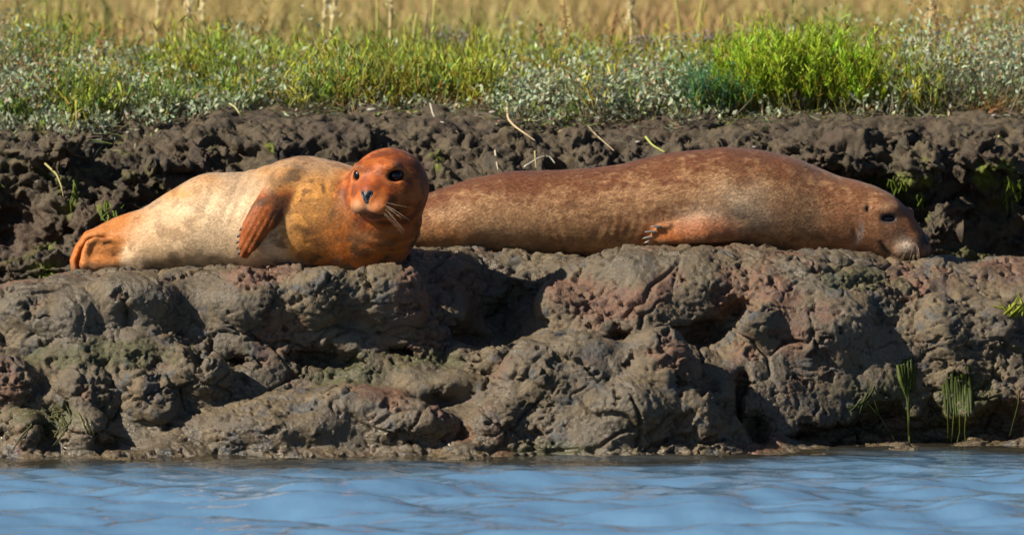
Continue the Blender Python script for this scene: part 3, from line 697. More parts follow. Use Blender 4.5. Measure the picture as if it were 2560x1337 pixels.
def seal1_sdf(p):
    d = B1(p)
    d = smin(d, chain(p, [at(922, 585, .52), at(955, 520, .475), HC + np.array([0.002, .02, -.01])], [.114, .116, .106]), .05)
    m = p[:, 0] > X(820, .4)
    if m.any():
        q = p[m]; e = d[m]
        e = smin(e, ell(q, HC, (.106, .118, .106), HR), .04)
        e = smin(e, ell(q, hp(0, .035, -.028), (.100, .085, .070), HR), .04)                 # cheeks
        e = smin(e, ell(q, hp(0, .088, -.028), (.066, .066, .044), HR), .035)                 # muzzle
        e = smin(e, chain(q, [hp(0, .085, .012), hp(0, .128, -.002), hp(0, .141, -.012)], [.034, .026, .019]), .022)   # bridge and tip of the nose
        for s in (-1, 1): e = smin(e, ell(q, hp(s * .030, .124, -.046), (.036, .032, .027), HR), .012)   # whisker pads
        e = smin(e, ell(q, hp(0, .086, -.074), (.046, .042, .022), HR), .016)                 # chin
        for s in (-1, 1): e = smin(e, ell(q, hp(s * .045, .080, .066), (.026, .02, .012), HR), .03)      # brows
        for c, s in zip(EYES1, (-1, 1)): e = smax(e, -ell(q, c + Ff * .012 + s * Rr * .004, (.0205, .030, .0178), HR), .006)
        mouth = [hp(-.070, .084, -.060), hp(-.036, .130, -.074), hp(0, .146, -.068), hp(.036, .130, -.074), hp(.070, .084, -.058)]
        e = smax(e, -chain(q, mouth, [.003, .0055, .0055, .0055, .003]), .006)
        e = smax(e, -chain(q, [hp(0, .162, -.024), hp(0, .154, -.066)], [.004, .004]), .006)
        for s in (-1, 1): e = smax(e, -chain(q, [hp(s * .0045, .163, -.024), hp(s * .014, .154, -.004)], [.004, .005]), .004)
        d[m] = e
    m = p[:, 0] < X(860, .4)
    if m.any():
        q = p[m]; e = d[m]
        e = smin(e, chain(q, FL1, FL1r, (-.25, -1, .12), 2.2), .018)
        e = smin(e, chain(q, [fl(765, 657, -.008), fl(725, 656, .0), fl(694, 653, .0)], [.014, .011, .006]), .008)
        yy = (0, 1, 0)
        e = smin(e, chain(q, [at(322, 585, .67), at(262, 582, .66), at(222, 590, .655), at(198, 622, .65), at(187, 652, .64), at(190, 678, .63), at(204, 702, .63)], [.036, .024, .0165, .0150, .0145, .0135, .012], yy, .42), .02)
        e = smin(e, chain(q, [at(345, 655, .60), at(290, 662, .575), at(240, 664, .565), at(217, 660, .565)], [.050, .0225, .0200, .0165], yy, 1.1), .014)
        e = smin(e, chain(q, [at(213, 660, .568), at(213, 634, .572), at(221, 608, .575), at(240, 598, .58), at(268, 603, .585), at(288, 606, .60)], [.0150, .0105, .0095, .0085, .0065, .004], yy, .9), .014)
        e = smin(e, ell(q, at(258, 634, .590), (.060, .024, .042)), .016)
        e = smin(e, chain(q, [at(232, 648, .585), at(268, 640, .585), at(300, 626, .588), at(318, 622, .60)], [.006, .010, .0095, .006]), .007)
        e = smax(e, -chain(q, [at(262, 610, .576), at(288, 608, .574), at(308, 610, .576), at(316, 615, .582)], [.002, .0060, .0075, .003]), .008)
        e = smax(e, -chain(q, [at(285, 641, .568), at(305, 636, .568)], [.002, .003]), .006)
        d[m] = e
    rh = np.sqrt(((p - HC) ** 2).sum(1)); lowp = 1 - sstep(-.085, -.045, (p - HC) @ Uu)
    for r0 in (.142, .170, .196): d = d + .0030 * np.exp(-((rh - r0 - .006 * perlin(p, .06, 31)) / .006) ** 2) * lowp * (p[:, 0] > X(850, .4))      # throat folds
    x = p[:, 0]                                                    # skin folds behind the shoulder
    for k, (px, w) in enumerate(((560, 9), (585, 8), (618, 9), (505, 12))):
        xx = X(px, .5) + (p[:, 2] - .68) * .45
        d = d + .0028 * np.exp(-((x - xx) / (w * .0012)) ** 2) * sstep(.62, .72, p[:, 2])
    return (d + .0022 * perlin(p, .11, 7) + .0008 * perlin(p, .03, 8)).astype(np.float32)
V, Q = surface_nets(seal1_sdf, at(165, 705, .86) * [1, 0, 1] + [0, .20, -.01], at(1075, 355, .5) * [1, 0, 1] + [0, .86, .01], .0041, slack=2.0)
V = relax(V, Q, 2, .45); N = normals(V, Q)
fg = 1 - sstep(.002, .010, chain(V, FL1, FL1r, (-.25, -1, .12), 2.2)); pw = (V - FL1[3]) @ unit3(np.cross(FL1[5] - FL1[1], np.array([0, 1.0, 0])))
V = V + N * (.0016 * np.sin(pw * 2 * math.pi / .017) * fg * sstep(.0, .12, FL1[1][2] - V[:, 2]))[:, None]
px, row = to_px(V); wv = np.stack([perlin(V, .07, 3), perlin(V, .07, 4)], 1)
px_, row_ = px + 26 * wv[:, 0], row + 20 * wv[:, 1]
cream = np.array((.70, .49, .285)); gold = np.array((.62, .262, .042)); chest = np.array((.46, .110, .010)); rust = np.array((.25, .050, .007)); hind = np.array((.50, .19, .05))
col = np.tile(cream, (len(V), 1))
col += (gold - col) * sstep(640, 745, px_ - (row_ - 560) * .25)[:, None] * .9
bk = sstep(.35, .9, N[:, 2] + .25 * perlin(V, .09, 14)); col += (np.array((.40, .27, .165)) - col) * (bk * .75)[:, None]
col = blobs(px_, row_, [(440, 480, 45, 22, (.56, .27, .08), .8), (515, 455, 40, 18, (.50, .25, .09), .7), (660, 435, 45, 22, (.55, .27, .08), .6), (330, 560, 60, 40, (.46, .21, .075), .8), (420, 560, 70, 45, (.50, .30, .14), .55),
   (390, 640, 50, 40, (.44, .27, .13), .5), (500, 660, 130, 26, (.44, .29, .15), .55), (700, 690, 70, 40, (.55, .37, .2), .5), (860, 450, 40, 40, (.6, .3, .08), .5)], col)
t = sstep(745, 900, px_ + (row_ - 560) * .6); col += (chest - col) * (t * .92)[:, None]
cl = (V - HC) @ HR.T
hd = 1 - sstep(.108, .172, .03 * fbm(V, .05, 2, 91) + np.sqrt((cl[:, 0] / 1) ** 2 + (cl[:, 1] * .85) ** 2 + ((cl[:, 2] + .01) * .95) ** 2)); hd = np.maximum(hd, (cl[:, 1] > .05) & (np.abs(cl[:, 0]) < .07) & (np.abs(cl[:, 2] + .03) < .07))
col += (rust - col) * hd[:, None]
dark = np.array((.115, .050, .018))
sp = sstep(.04, .26, fbm(V, (.085, .085, .06), 4, 17, .6)) * sstep(640, 720, px) * (1 - hd) * (.45 + .55 * sstep(.0, .3, perlin(V, .2, 18) + .15))
sp2 = sstep(.10, .40, fbm(V, .05, 4, 19, .6)) * (1 - .6 * sstep(430, 560, px)) * .38
col += (dark - col) * np.clip(sp * .95 + sp2, 0, .92)[:, None]
col = blobs(px_, row_, [(735, 440, 38, 22, (.17, .095, .045), 1.0), (690, 450, 25, 16, (.2, .11, .05), .8), (805, 470, 10, 26, dark, 1.0), (780, 580, 26, 12, dark, .95), (800, 612, 20, 20, dark, .8), (880, 560, 16, 24, dark, .8), (745, 570, 20, 10, dark, .8), (905, 622, 36, 15, dark, .85), (830, 540, 12, 22, dark, .7), (845, 600, 20, 10, dark, .7), (770, 500, 12, 10, dark, .5), (955, 645, 30, 10, dark, .6)], col)
fd = chain(V, FL1, FL1r, (-.25, -1, .12), 2.2); fm = 1 - sstep(.004, .014, fd)
flc = np.array((.30, .078, .016)) + (np.array((.12, .045, .017)) - np.array((.30, .078, .016))) * sstep(-.15, .4, fbm(V, .07, 2, 25) + (px - 650) * .004)[:, None]
col += (flc - col) * (fm * sstep(452, 492, row))[:, None]
hm = 1 - sstep(292, 345, px_ + (row_ - 600) * .25); hc_ = hind + (np.array((.50, .145, .022)) - hind) * (1 - sstep(196, 222, px + (row - 640) * .1))[:, None]
hc_ = hc_ + (np.array((.40, .20, .10)) - hc_) * (sstep(655, 680, row) * sstep(205, 230, px))[:, None] * .6
col += (hc_ - col) * hm[:, None]
uf = chain(V, [fl(765, 657, -.008), fl(725, 656, .0), fl(694, 653, .0)], [.014, .011, .006]); col += (np.array((.42, .15, .075)) - col) * ((1 - sstep(.001, .005, uf)) * .9)[:, None]
fv = fbm(V, .045, 3, 93); col += (np.array((.46, .125, .022)) - col) * (hd * sstep(.0, .3, fv) * .7)[:, None]; col += (np.array((.12, .034, .010)) - col) * (hd * sstep(.0, .3, -fv) * .7)[:, None]
# face markings
a, f_, u = cl.T
ebr = np.minimum(*[np.sqrt((((V - c) @ HR.T) ** 2 * [1, .35, 1.6]).sum(1)) for c in EYES1])
col += (np.array((.035, .020, .015)) - col) * ((1 - sstep(.0175, .0235, ebr)) * .95)[:, None]
col += (np.array((.52, .17, .045)) - col) * ((1 - sstep(.026, .045, ebr)) * sstep(.021, .028, ebr) * .5)[:, None]
col = np.where((f_ > .05)[:, None], blobs(a, u, [(.030, -.044, .024, .020, (.50, .20, .075), .75), (-.030, -.044, .024, .020, (.52, .27, .13), .8), (0, -.044, .010, .018, (.50, .28, .15), .8), (.012, -.078, .035, .008, (.09, .04, .018), .7), (0, .035, .05, .045, (.30, .062, .012), .5)], col), col)
mo1 = chain(V, [hp(-.070, .084, -.060), hp(-.036, .130, -.074), hp(0, .146, -.068), hp(.036, .130, -.074), hp(.070, .084, -.058)], [.004] * 5); col += (np.array((.06, .025, .012)) - col) * ((1 - sstep(.001, .007, mo1)) * .85)[:, None]
dots = sstep(.33, .5, perlin(V, .0095, 45)) * (f_ > .09) * np.exp(-((np.abs(a) - .030) / .017) ** 2 - ((u + .036) / .014) ** 2)
col += (np.array((.06, .03, .02)) - col) * np.clip(dots * 1.2, 0, 1)[:, None]
thr = np.exp(-((px - 935) / 52) ** 2 - ((row - 590) / 22) ** 2) * (1 - hd); col += (np.array((.42, .17, .06)) - col) * (thr * .7)[:, None]
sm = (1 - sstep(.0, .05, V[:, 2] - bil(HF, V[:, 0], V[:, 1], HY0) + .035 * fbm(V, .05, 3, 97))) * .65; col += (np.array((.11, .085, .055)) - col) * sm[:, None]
seal1 = add("seal", None, label="orange seal with raised head looking at the camera, lying on the left mud hummock", cat="seal", loc=tuple(at(620, 690, .55)))
off1 = np.array(seal1.location)
def put1(V): return V - off1
V = put1(V); EY = [put1(c) for c in EYES1]
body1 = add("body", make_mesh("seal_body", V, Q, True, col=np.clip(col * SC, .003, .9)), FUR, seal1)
cl = (V + off1 - HC) @ HR.T; a, f_, u = cl.T
HT = [(0, -.001), (.006, .005), (.013, .007), (.019, .003), (.0205, -.005), (.016, -.014), (.010, -.022), (.006, -.032), (0, -.036), (-.006, -.032), (-.010, -.022), (-.016, -.014), (-.0205, -.005), (-.019, .003), (-.013, .007), (-.006, .005)]
nose1, _ = nose_pad("nose", seal1, seal1_sdf, hp(0, .10, 0), Rr, Ff, Uu, HT, off1, NOSE)
for s in (-1, 1): nose_pad("nostril", nose1, seal1_sdf, hp(0, .10, 0), Rr, Ff, Uu, [(s * x, z) for x, z in ((.0035, -.024), (.0060, -.022), (.0125, -.008), (.0150, .0015), (.0125, .002), (.0095, -.006))][::s], off1, EYE, .0030)
for c, s in zip(EY, (-1, 1)):
    Vs, Fs = sphere(c + Ff * .0005 + s * Rr * .0005, (.0195, .0190, .0178), HR, 24, 16); add("eye", make_mesh("eye", Vs, Fs), EYE, seal1)
tailw = np.array([-1.0, .12, -.12])
def flow1(P):
    P = P + off1; w = np.exp(-((P - HC) ** 2).sum(1) / .02)[:, None]; out = tailw * (1 - w) - Ff * w + np.array([0, 0, -.25])
    return out
nof = lambda c: (np.abs(((c + off1 - HC) @ HR.T)[:, 0]) < .06) & (((c + off1 - HC) @ HR.T)[:, 1] > .105)
noe = lambda c: nof(c) | (np.min([((c - e) ** 2).sum(1) for e in EY], 0) < .028 ** 2)
add("fur", fur_mesh("seal_fur", V, Q, N, np.clip(col * SC, .003, .9), 95000, flow1, 5, skip=noe), FUR, seal1, kind="stuff")
for k, (cx, cy_, L) in enumerate(((604, 571, 8), (598, 588, 10), (597, 603, 11), (598, 617, 11), (600, 630, 10))):
    y = float(B1.front(cx + 12, cy_)) - .026
    claw(seal1, put1(at(cx + 5, cy_ - 2, y)), put1(at(cx - L * .55, cy_ + 7, y + .004)), .0048, CLAW_D, (-.004, -.003, .002))
wr = np.random.default_rng(4)
for s in (-1, 1):
    for k in range(15):
        rr = .024 + .018 * wr.random(); uu = -.030 - .024 * (k / 15); base = hp(s * rr, .136 - .35 * (rr - .024), uu)
        dd = s * Rr * (1 + .4 * wr.random()) + Ff * (.30 + .3 * wr.random()) - Uu * (.10 + .85 * k / 15) + wr.normal(size=3) * .1
        whisker(seal1, put1(base), dd, (0, 0, -.16 * wr.random()), .060 + .075 * wr.random())
for s in (-1, 1):
    for k in range(3):
        whisker(seal1, put1(hp(s * (.045 + .006 * k), .098, .062)), s * Rr * (.1 + .5 * k) + Uu + Ff * .5, (0, 0, 0), .030 + .01 * wr.random(), .0004)

# ---- the far seal, stretched out asleep
P2 = [(700, 618, 650), (715, 606, 655), (760, 590, 660), (860, 558, 658), (960, 522, 652), (1067, 485, 648), (1169, 450, 646), (1270, 428, 646), (1394, 426, 652), (1478, 422, 656), (1562, 407, 652), (1675, 382, 648), (1810, 368, 648), (1900, 375, 648), (1984, 395, 648),
      (2040, 418, 648), (2097, 441, 651), (2153, 455, 656), (2198, 468, 660), (2237, 489, 662), (2271, 525, 664), (2294, 560, 664), (2306, 575, 662), (2315, 586, 657), (2321, 596, 649), (2325, 607, 640), (2327, 616, 630)]
B2 = sweep(P2, [(700, 1.06), (1000, 1.03), (1400, 1.0), (1900, .98), (2050, .965), (2150, .935), (2240, .90), (2330, .865)],
           [(700, .02), (760, .06), (960, .12), (1169, .155), (1400, .165), (1650, .185), (1810, .195), (1984, .17), (2097, .140), (2170, .118), (2237, .098), (2271, .078), (2294, .068), (2308, .058), (2317, .044), (2323, .028), (2327, .012)], 8)
f2 = lambda px, row, off: at(px, row, float(B2.front(px, row)) - off)
EY2 = f2(2222, 546, -.012); EY2b = at(2268, 533, .925)
def seal2_sdf(p):
    d = B2(p)
    m = p[:, 0] > X(2080, .9)
    if m.any():
        q = p[m]; e = d[m]
        e = smin(e, ell(q, f2(2268, 622, -.020), (.046, .032, .031)), .012)          # whisker pad
        e = smin(e, ell(q, at(2300, 625, .875), (.030, .040, .026)), .014)
        e = smin(e, ell(q, f2(2250, 643, -.030), (.050, .035, .018)), .010)          # jaw
        e = smin(e, ell(q, f2(2215, 524, -.016), (.034, .022, .014)), .025)          # brow
        e = smin(e, ell(q, EY2b, (.020, .02, .018)), .015)
        e = smax(e, -ell(q, EY2 + np.array([.0, -.012, 0]), (.0225, .020, .0105)), .005)
        e = smax(e, -ell(q, f2(2170, 523, -.002), (.0045, .016, .0095)), .004)       # ear hole
        e = smax(e, -chain(q, [f2(2203, 605, .001), f2(2214, 622, .002), f2(2232, 637, .004), f2(2258, 648, .004), f2(2290, 650, .0)], [.003, .004, .003, .003, .003]), .005)
        e = smax(e, -chain(q, [f2(2136, 565, .0), f2(2140, 590, .0), f2(2137, 605, .0)], [.003, .003, .002]), .005)
        e = smax(e, -chain(q, [at(2309, 594, .835), at(2314, 606, .838)], [.006, .006]), .004)
        d[m] = e
    m = (p[:, 0] > X(1560, .8)) & (p[:, 0] < X(1900, .8))
    if m.any():
        q = p[m]; e = d[m]; n = (0, -1, .3)
        e = smin(e, chain(q, [f2(1890, 548, -.05), f2(1830, 562, -.022), f2(1760, 570, .010), f2(1705, 578, .018), f2(1660, 586, .022)], [.058, .050, .046, .040, .030], n, 1.7), .016)
        e = smax(e, -chain(q, [f2(1805, 600, .0), f2(1835, 596, .0), f2(1858, 588, .0)], [.003, .007, .003]), .008)
        for k, (x0, r0, x1, r1) in enumerate(((1675, 565, 1646, 570), (1670, 576, 1635, 582), (1668, 588, 1628, 594), (1670, 600, 1630, 604), (1690, 606, 1655, 610))):
            e = smin(e, chain(q, [f2(x0, r0, .022), f2(x1, r1, .032)], [.011, .0085]), .007)
        d[m] = e
    m = p[:, 0] < X(900, 1.0)
    if m.any():
        q = p[m]; e = d[m]
        for s in (-1, 1): e = smin(e, chain(q, [at(760, 625, 1.05), at(690, 630, 1.05 + s * .06), at(620, 640, 1.06 + s * .10)], [.045, .04, .03], (0, .3 * s, 1), 1.8), .025)
        d[m] = e
    fold = .0010 * np.sin(p[:, 0] * 150 + 16 * perlin(p, .16, 5)) * np.exp(-((p[:, 0] - X(1520, .9)) / .16) ** 2) * (1 - sstep(.62, .76, p[:, 2]))
    return (d + fold + .004 * perlin(p, .14, 7) + .0012 * perlin(p, .035, 8)).astype(np.float32)
V, Q = surface_nets(seal2_sdf, at(600, 668, 1.1) * [1, 0, 1] + [0, .68, -.01], at(2335, 358, 1.0) * [1, 0, 1] + [0, 1.24, .01], .0049, slack=2.0)
V = relax(V, Q, 2, .45); N = normals(V, Q)
px, row = to_px(V); wv = np.stack([perlin(V, .08, 63), perlin(V, .08, 64)], 1); px_, row_ = px + 30 * wv[:, 0], row + 18 * wv[:, 1]
tan = np.array((.36, .195, .090)); brn = np.array((.170, .066, .026)); bck = np.array((.150, .050, .021)); pale = np.array((.54, .37, .22)); ora = np.array((.33, .165, .060))
col = np.tile(tan, (len(V), 1))
hgt = (V[:, 2] - .56) / .30
col += (ora - col) * (1 - sstep(.05, .38, hgt + .12 * wv[:, 0]))[:, None] * .75
topz = np.interp(px, [1000, 1169, 1394, 1562, 1810, 1984, 2097, 2198, 2271, 2320], [510, 450, 427, 407, 368, 395, 441, 468, 525, 595])
dep = row - topz                                                     # how far below the line of the back
col += (bck - col) * (1 - sstep(12, 85, dep + 30 * wv[:, 1] + 45 * fbm(V, (.05, .05, .035), 3, 76, .6) + 45 * fbm(V, (.022, .022, .017), 3, 66, .7)))[:, None]
mot = sstep(-.10, .24, .7 * fbm(V, (.055, .055, .034), 3, 74, .6) + .55 * fbm(V, (.024, .024, .018), 3, 67, .7) + .35 * perlin(V, .12, 70)); mot2 = sstep(-.02, .25, fbm(V, (.022, .03, .055), 4, 68, .6))
col += (brn - col) * (mot * (.50 + .40 * sstep(1480, 1700, px)))[:, None] * .9
col += (brn - col) * (mot2 * .45 * np.exp(-((px - 1480) / 190) ** 2))[:, None]
hd2 = sstep(2010, 2110, px_); col += (np.array((.235, .098, .042)) - col) * (hd2 * .8)[:, None]
col += (np.array((.42, .22, .10)) - col) * (sstep(.12, .4, fbm(V, .030, 3, 69)) * sstep(1980, 2060, px) * (1 - sstep(2180, 2240, px)) * (1 - sstep(30, 110, dep)) * .8)[:, None]
spk = sstep(.12, .34, fbm(V, .017, 3, 72, .6)) * (.35 + .65 * sstep(-.1, .25, perlin(V, .15, 73))); col += (np.array((.12, .052, .024)) - col) * (spk * .6)[:, None]
col = blobs(px_, row_, [(1850, 500, 70, 40, pale, .85), (1900, 540, 60, 36, pale, .55), (1760, 545, 60, 22, (.50, .36, .24), .6), (1760, 572, 75, 26, (.47, .20, .10), .85), (1670, 588, 50, 24, (.52, .15, .035), .95), (1760, 590, 60, 16, (.46, .16, .06), .7), (1835, 590, 40, 12, (.26, .085, .03), .5),
     (1985, 500, 50, 30, (.19, .10, .05), .7), (2010, 560, 45, 40, (.26, .145, .07), .6), (2140, 560, 40, 60, (.30, .13, .05), .4), (1250, 560, 150, 60, (.47, .27, .13), .5), (1100, 590, 60, 30, (.42, .17, .06), .5),
     (2236, 582, 30, 24, (.13, .065, .034), .8), (2262, 622, 28, 19, (.60, .46, .33), 1.0), (2278, 562, 22, 20, (.34, .12, .042), .7), (2218, 520, 24, 8, (.40, .24, .13), .6), (2306, 602, 15, 22, (.035, .026, .024), .9), (2240, 650, 40, 14, (.36, .16, .05), .6), (2137, 585, 5, 26, (.46, .34, .27), .8)], col)
e2 = np.sqrt((((V - EY2) * [1, .5, 1.55]) ** 2).sum(1)); col += (np.array((.030, .026, .026)) - col) * ((1 - sstep(.021, .038, e2)) * .93)[:, None]
er = np.sqrt((((V - f2(2169, 522, -.002)) * [1.6, .4, 1]) ** 2).sum(1)); col += (np.array((.03, .025, .02)) - col) * ((1 - sstep(.008, .016, er)) * .9)[:, None]
mo = chain(V, [f2(2203, 605, .0), f2(2214, 622, .0), f2(2232, 637, .0)], [.004, .004, .003]); col += (np.array((.02, .014, .012)) - col) * ((1 - sstep(.0005, .005, mo)) * .8)[:, None]
dots = sstep(.30, .5, perlin(V, .0085, 75)) * np.exp(-((px - 2262) / 24) ** 2 - ((row - 618) / 15) ** 2); col += (np.array((.04, .03, .03)) - col) * np.clip(dots * 1.3, 0, 1)[:, None]
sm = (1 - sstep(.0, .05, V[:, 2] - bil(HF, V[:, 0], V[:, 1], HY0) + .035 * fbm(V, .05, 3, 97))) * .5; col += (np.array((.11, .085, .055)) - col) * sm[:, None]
seal2 = add("seal", None, label="brown mottled seal stretched out asleep on its belly, head resting at right", cat="seal", loc=tuple(at(1650, 640, .97)))
off2 = np.array(seal2.location); V = V - off2
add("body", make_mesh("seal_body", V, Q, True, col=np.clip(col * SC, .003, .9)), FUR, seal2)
Vs, Fs = sphere(EY2 - off2 + np.array([0, .004, -.001]), (.021, .011, .011)); add("eye", make_mesh("eye", Vs, Fs), EYE, seal2)
Vs, Fs = sphere(EY2b - off2 + np.array([.006, -.006, 0]), (.014, .014, .011)); add("eye", make_mesh("eye", Vs, Fs), EYE, seal2)
px2, row2 = to_px(V + off2)
A2 = unit3(np.array([.50, -.86, .10])); A2r = unit3(np.cross(A2, np.array([0, 0, 1.0]))); A2u = np.cross(A2r, A2)
nose2, _ = nose_pad("nose", seal2, seal2_sdf, at(2305, 601, .86) - A2 * .03, A2r, A2, A2u, [(0, .018), (.012, .017), (.018, .010), (.015, .0), (.008, -.012), (0, -.017), (-.008, -.012), (-.015, .0), (-.018, .010), (-.012, .017)], off2, NOSE)
add("fur", fur_mesh("seal_fur", V, Q, N, np.clip(col * SC, .003, .9), 115000, lambda P: np.tile(np.array([-1.0, .1, -.35]), (len(P), 1)), 6, L=(.006, .012), lift=.22, vary=(.68, 1.28), skip=lambda c: ((c + off2 - EY2) ** 2).sum(1) < .024 ** 2), FUR, seal2, kind="stuff")
for (x0, r0, x1, r1) in ((1652, 569, 1624, 566), (1641, 581, 1608, 580), (1633, 593, 1602, 597), (1634, 603, 1606, 608)):
    a = f2(x0, r0, .036); b = f2(x1, r1, .042); claw(seal2, a - off2, b - off2 + np.array([.004, 0, 0]), .0046, CLAW_P, (0, -.003, .004))
for k in range(15):
    w0, r0 = wr.uniform(2246, 2296), wr.uniform(612, 634); a = f2(min(w0, 2296), r0, .0) + np.array([0, -.006, 0])
    whisker(seal2, a - off2, np.array([(w0 - 2276) * .018 - .25, -.55, -.75 - .3 * wr.random()]) + wr.normal(size=3) * .12, (-.1, 0, -.1), .030 + .035 * wr.random(), .00045)
for k in range(6):
    a = at(2312, 622 + 3 * k, .86); whisker(seal2, a - off2, np.array([.7, -.3, -.25 * k + .1]), (0, 0, -.3), .03 + .02 * wr.random(), .0004)
for k in range(3): whisker(seal2, f2(2236 - 3 * k, 523, .0) - off2, np.array([-.25 - .1 * k, -.4, 1.0]), (0, 0, 0), .035, .0004)
# ------------------------------------------------------------------ marsh plants
def leaf_material(name, trans=.35, rough=.55):
    m = NT(name); a = m.attr("col"); m.l.new(a.outputs["Color"], m.b.inputs["Base Color"]); m.b.inputs["Roughness"].default_value = rough; m.b.inputs["Specular IOR Level"].default_value = .35
    tr = m.node("ShaderNodeBsdfTranslucent"); m.l.new(a.outputs["Color"], tr.inputs[0])
    mx = m.node("ShaderNodeMixShader"); mx.inputs[0].default_value = trans
    m.l.new(m.b.outputs[0], mx.inputs[1]); m.l.new(tr.outputs[0], mx.inputs[2]); m.l.new(mx.outputs[0], m.out.inputs[0])
    return m.m
LEAF = leaf_material("marsh_leaf"); STRAW = leaf_material("dry_grass", .25, .6)
def unit(a): return a / (np.linalg.norm(a, axis=-1, keepdims=True) + 1e-9)
def perp(D, r):
    A = np.cross(D, r.normal(size=D.shape)); return unit(A)
def spindles(bag, B, D, L, W, c0, c1, r, bend=.12):
    """slim three-sided shoots: base, belly, tip"""
    n = len(B); D = unit(D); A = perp(D, r); E = np.cross(D, A); L = np.broadcast_to(L, n)[:, None]; W = np.broadcast_to(W, n)[:, None]
    c0 = np.broadcast_to(c0, (n, 3)); c1 = np.broadcast_to(c1, (n, 3)); bd = A * L * bend * r.normal(size=(n, 1))
    V = []; Cc = []
    for k, (t, w) in enumerate(((0, .7), (.55, 1.0))):
        for j in range(3):
            th = j * 2.094; V.append(B + D * L * t + bd * t * t + W * w * (math.cos(th) * A + math.sin(th) * E)); Cc.append(c0 + (c1 - c0) * t)
    V.append(B + D * L + bd); Cc.append(c1)
    V = np.stack(V, 1); Cc = np.stack(Cc, 1)
    F = np.array([(0, 1, 4), (0, 4, 3), (1, 2, 5), (1, 5, 4), (2, 0, 3), (2, 3, 5), (3, 4, 6), (4, 5, 6), (5, 3, 6)])
    FF = (F[None] + 7 * np.arange(n)[:, None, None]).reshape(-1, 3)
    bag.put(V.reshape(-1, 3), FF, np.clip(Cc.reshape(-1, 3), 0, 1))
def leaves(bag, B, D, L, W, c, r):
    """small keeled leaves: base, two edges, keel, tip"""
    n = len(B); D = unit(D); S = perp(D, r); Nn = np.cross(S, D); L = np.broadcast_to(L, n)[:, None]; W = np.broadcast_to(W, n)[:, None]
    V = np.stack([B, B + D * L * .5 + S * W + Nn * W * .35, B + D * L, B + D * L * .5 - S * W + Nn * W * .35, B + D * L * .25 + S * W * .8 + Nn * W * .2, B + D * L * .25 - S * W * .8 + Nn * W * .2], 1)
    F = np.array([(0, 4, 5), (4, 1, 5), (1, 3, 5), (1, 2, 3)])
    bag.put(V.reshape(-1, 3), (F[None] + 6 * np.arange(n)[:, None, None]).reshape(-1, 3), np.repeat(np.clip(np.broadcast_to(c, (n, 3)), 0, 1), 6, 0))
def blades(bag, B, D, L, W, c0, c1, r, bend=.3):
    n = len(B); D = unit(D); S = unit(np.cross(D, r.normal(size=(n, 3)) * [1, 1, .1])); L = np.broadcast_to(L, n)[:, None]; W = np.broadcast_to(W, n)[:, None]; bd = r.normal(size=(n, 3)) * [1, 1, 0] * bend * L
    V = np.stack([B - S * W, B + S * W, B + D * L * .5 + bd * .25 + S * W * .8, B + D * L * .5 + bd * .25 - S * W * .8, B + D * L + bd], 1)
    Cc = np.stack([np.broadcast_to(c0, (n, 3))] * 2 + [(np.broadcast_to(c0, (n, 3)) + c1) / 2] * 2 + [np.broadcast_to(c1, (n, 3))], 1)
    F = np.array([(0, 1, 2), (0, 2, 3), (3, 2, 4)])
    bag.put(V.reshape(-1, 3), (F[None] + 5 * np.arange(n)[:, None, None]).reshape(-1, 3), np.clip(Cc.reshape(-1, 3), 0, 1))
def ground_z(x, y):
    a = bil(HB, x, np.minimum(y, 3.2), 1.3)
    P = np.stack([x, y, 0 * x], 1); b = .965 + np.clip((y - 3) * .004, 0, .03) + .012 * perlin(P, .9, 5) * (y < 12)
    t = sstep(2.9, 3.15, y); return a * (1 - t) + b * t
def edge_y(px):
    return .045 * np.sin(px * .021) * np.sin(px * .0083 + 1) + .03 * np.sin(px * .057 + 2) + np.interp(px, [-500, 0, 180, 330, 450, 850, 1240, 1290, 1700, 1760, 2230, 2300, 2600, 3200], [2.42, 2.42, 2.40, 2.48, 2.64, 2.66, 2.64, 2.46, 2.46, 2.50, 2.50, 2.52, 2.52, 2.5])
def jit(c, n, r, s=.18): return np.asarray(c)[None] * (1 + r.normal(size=(n, 1)) * s) * (1 + r.normal(size=(n, 3)) * s * .35)
def grow_glasswort(bag, B, h, r, c0, c1, sh=14, br=34, spread=.045, yellow=.12, bw=1.0):
    """upright jointed shoots with branchlets; B (n,3), h (n,)"""
    n = len(B); k = sh
    base = np.repeat(B, k, 0) + r.normal(size=(n * k, 3)) * [spread * .6, spread * .6, 0]; D = r.normal(size=(n * k, 3)) * [.28, .28, 0] + [0, 0, 1]
    Lh = np.repeat(h, k) * r.uniform(.55, 1.08, n * k)
    ca = np.repeat(c0, k, 0) if np.ndim(c0) == 2 else c0; cb = np.repeat(c1, k, 0) if np.ndim(c1) == 2 else c1
    ca = np.asarray(ca); cb = np.asarray(cb)
    spindles(bag, base, D, Lh, .0016, ca * .8, cb * r.uniform(.75, 1.25, (n * k, 1)), r)
    m = n * br; idx = r.integers(0, k, m) + np.repeat(np.arange(n) * k, br); t = r.uniform(.22, .95, m)[:, None]
    P = base[idx] + unit(D[idx]) * Lh[idx][:, None] * t
    d = r.normal(size=(m, 3)) * [.55, .55, .1] + [0, 0, 1]
    cc = (np.broadcast_to(cb, (n * k, 3))[idx]) * r.uniform(.65, 1.3, (m, 1))
    cc = np.where(r.random((m, 1)) < yellow * (1.3 - t), np.array((.46, .27, .03)) * r.uniform(.7, 1.1, (m, 1)), cc)
    spindles(bag, P, d, r.uniform(.018, .044, m), r.uniform(.0020, .0034, m) * bw, cc * .8, cc, r)
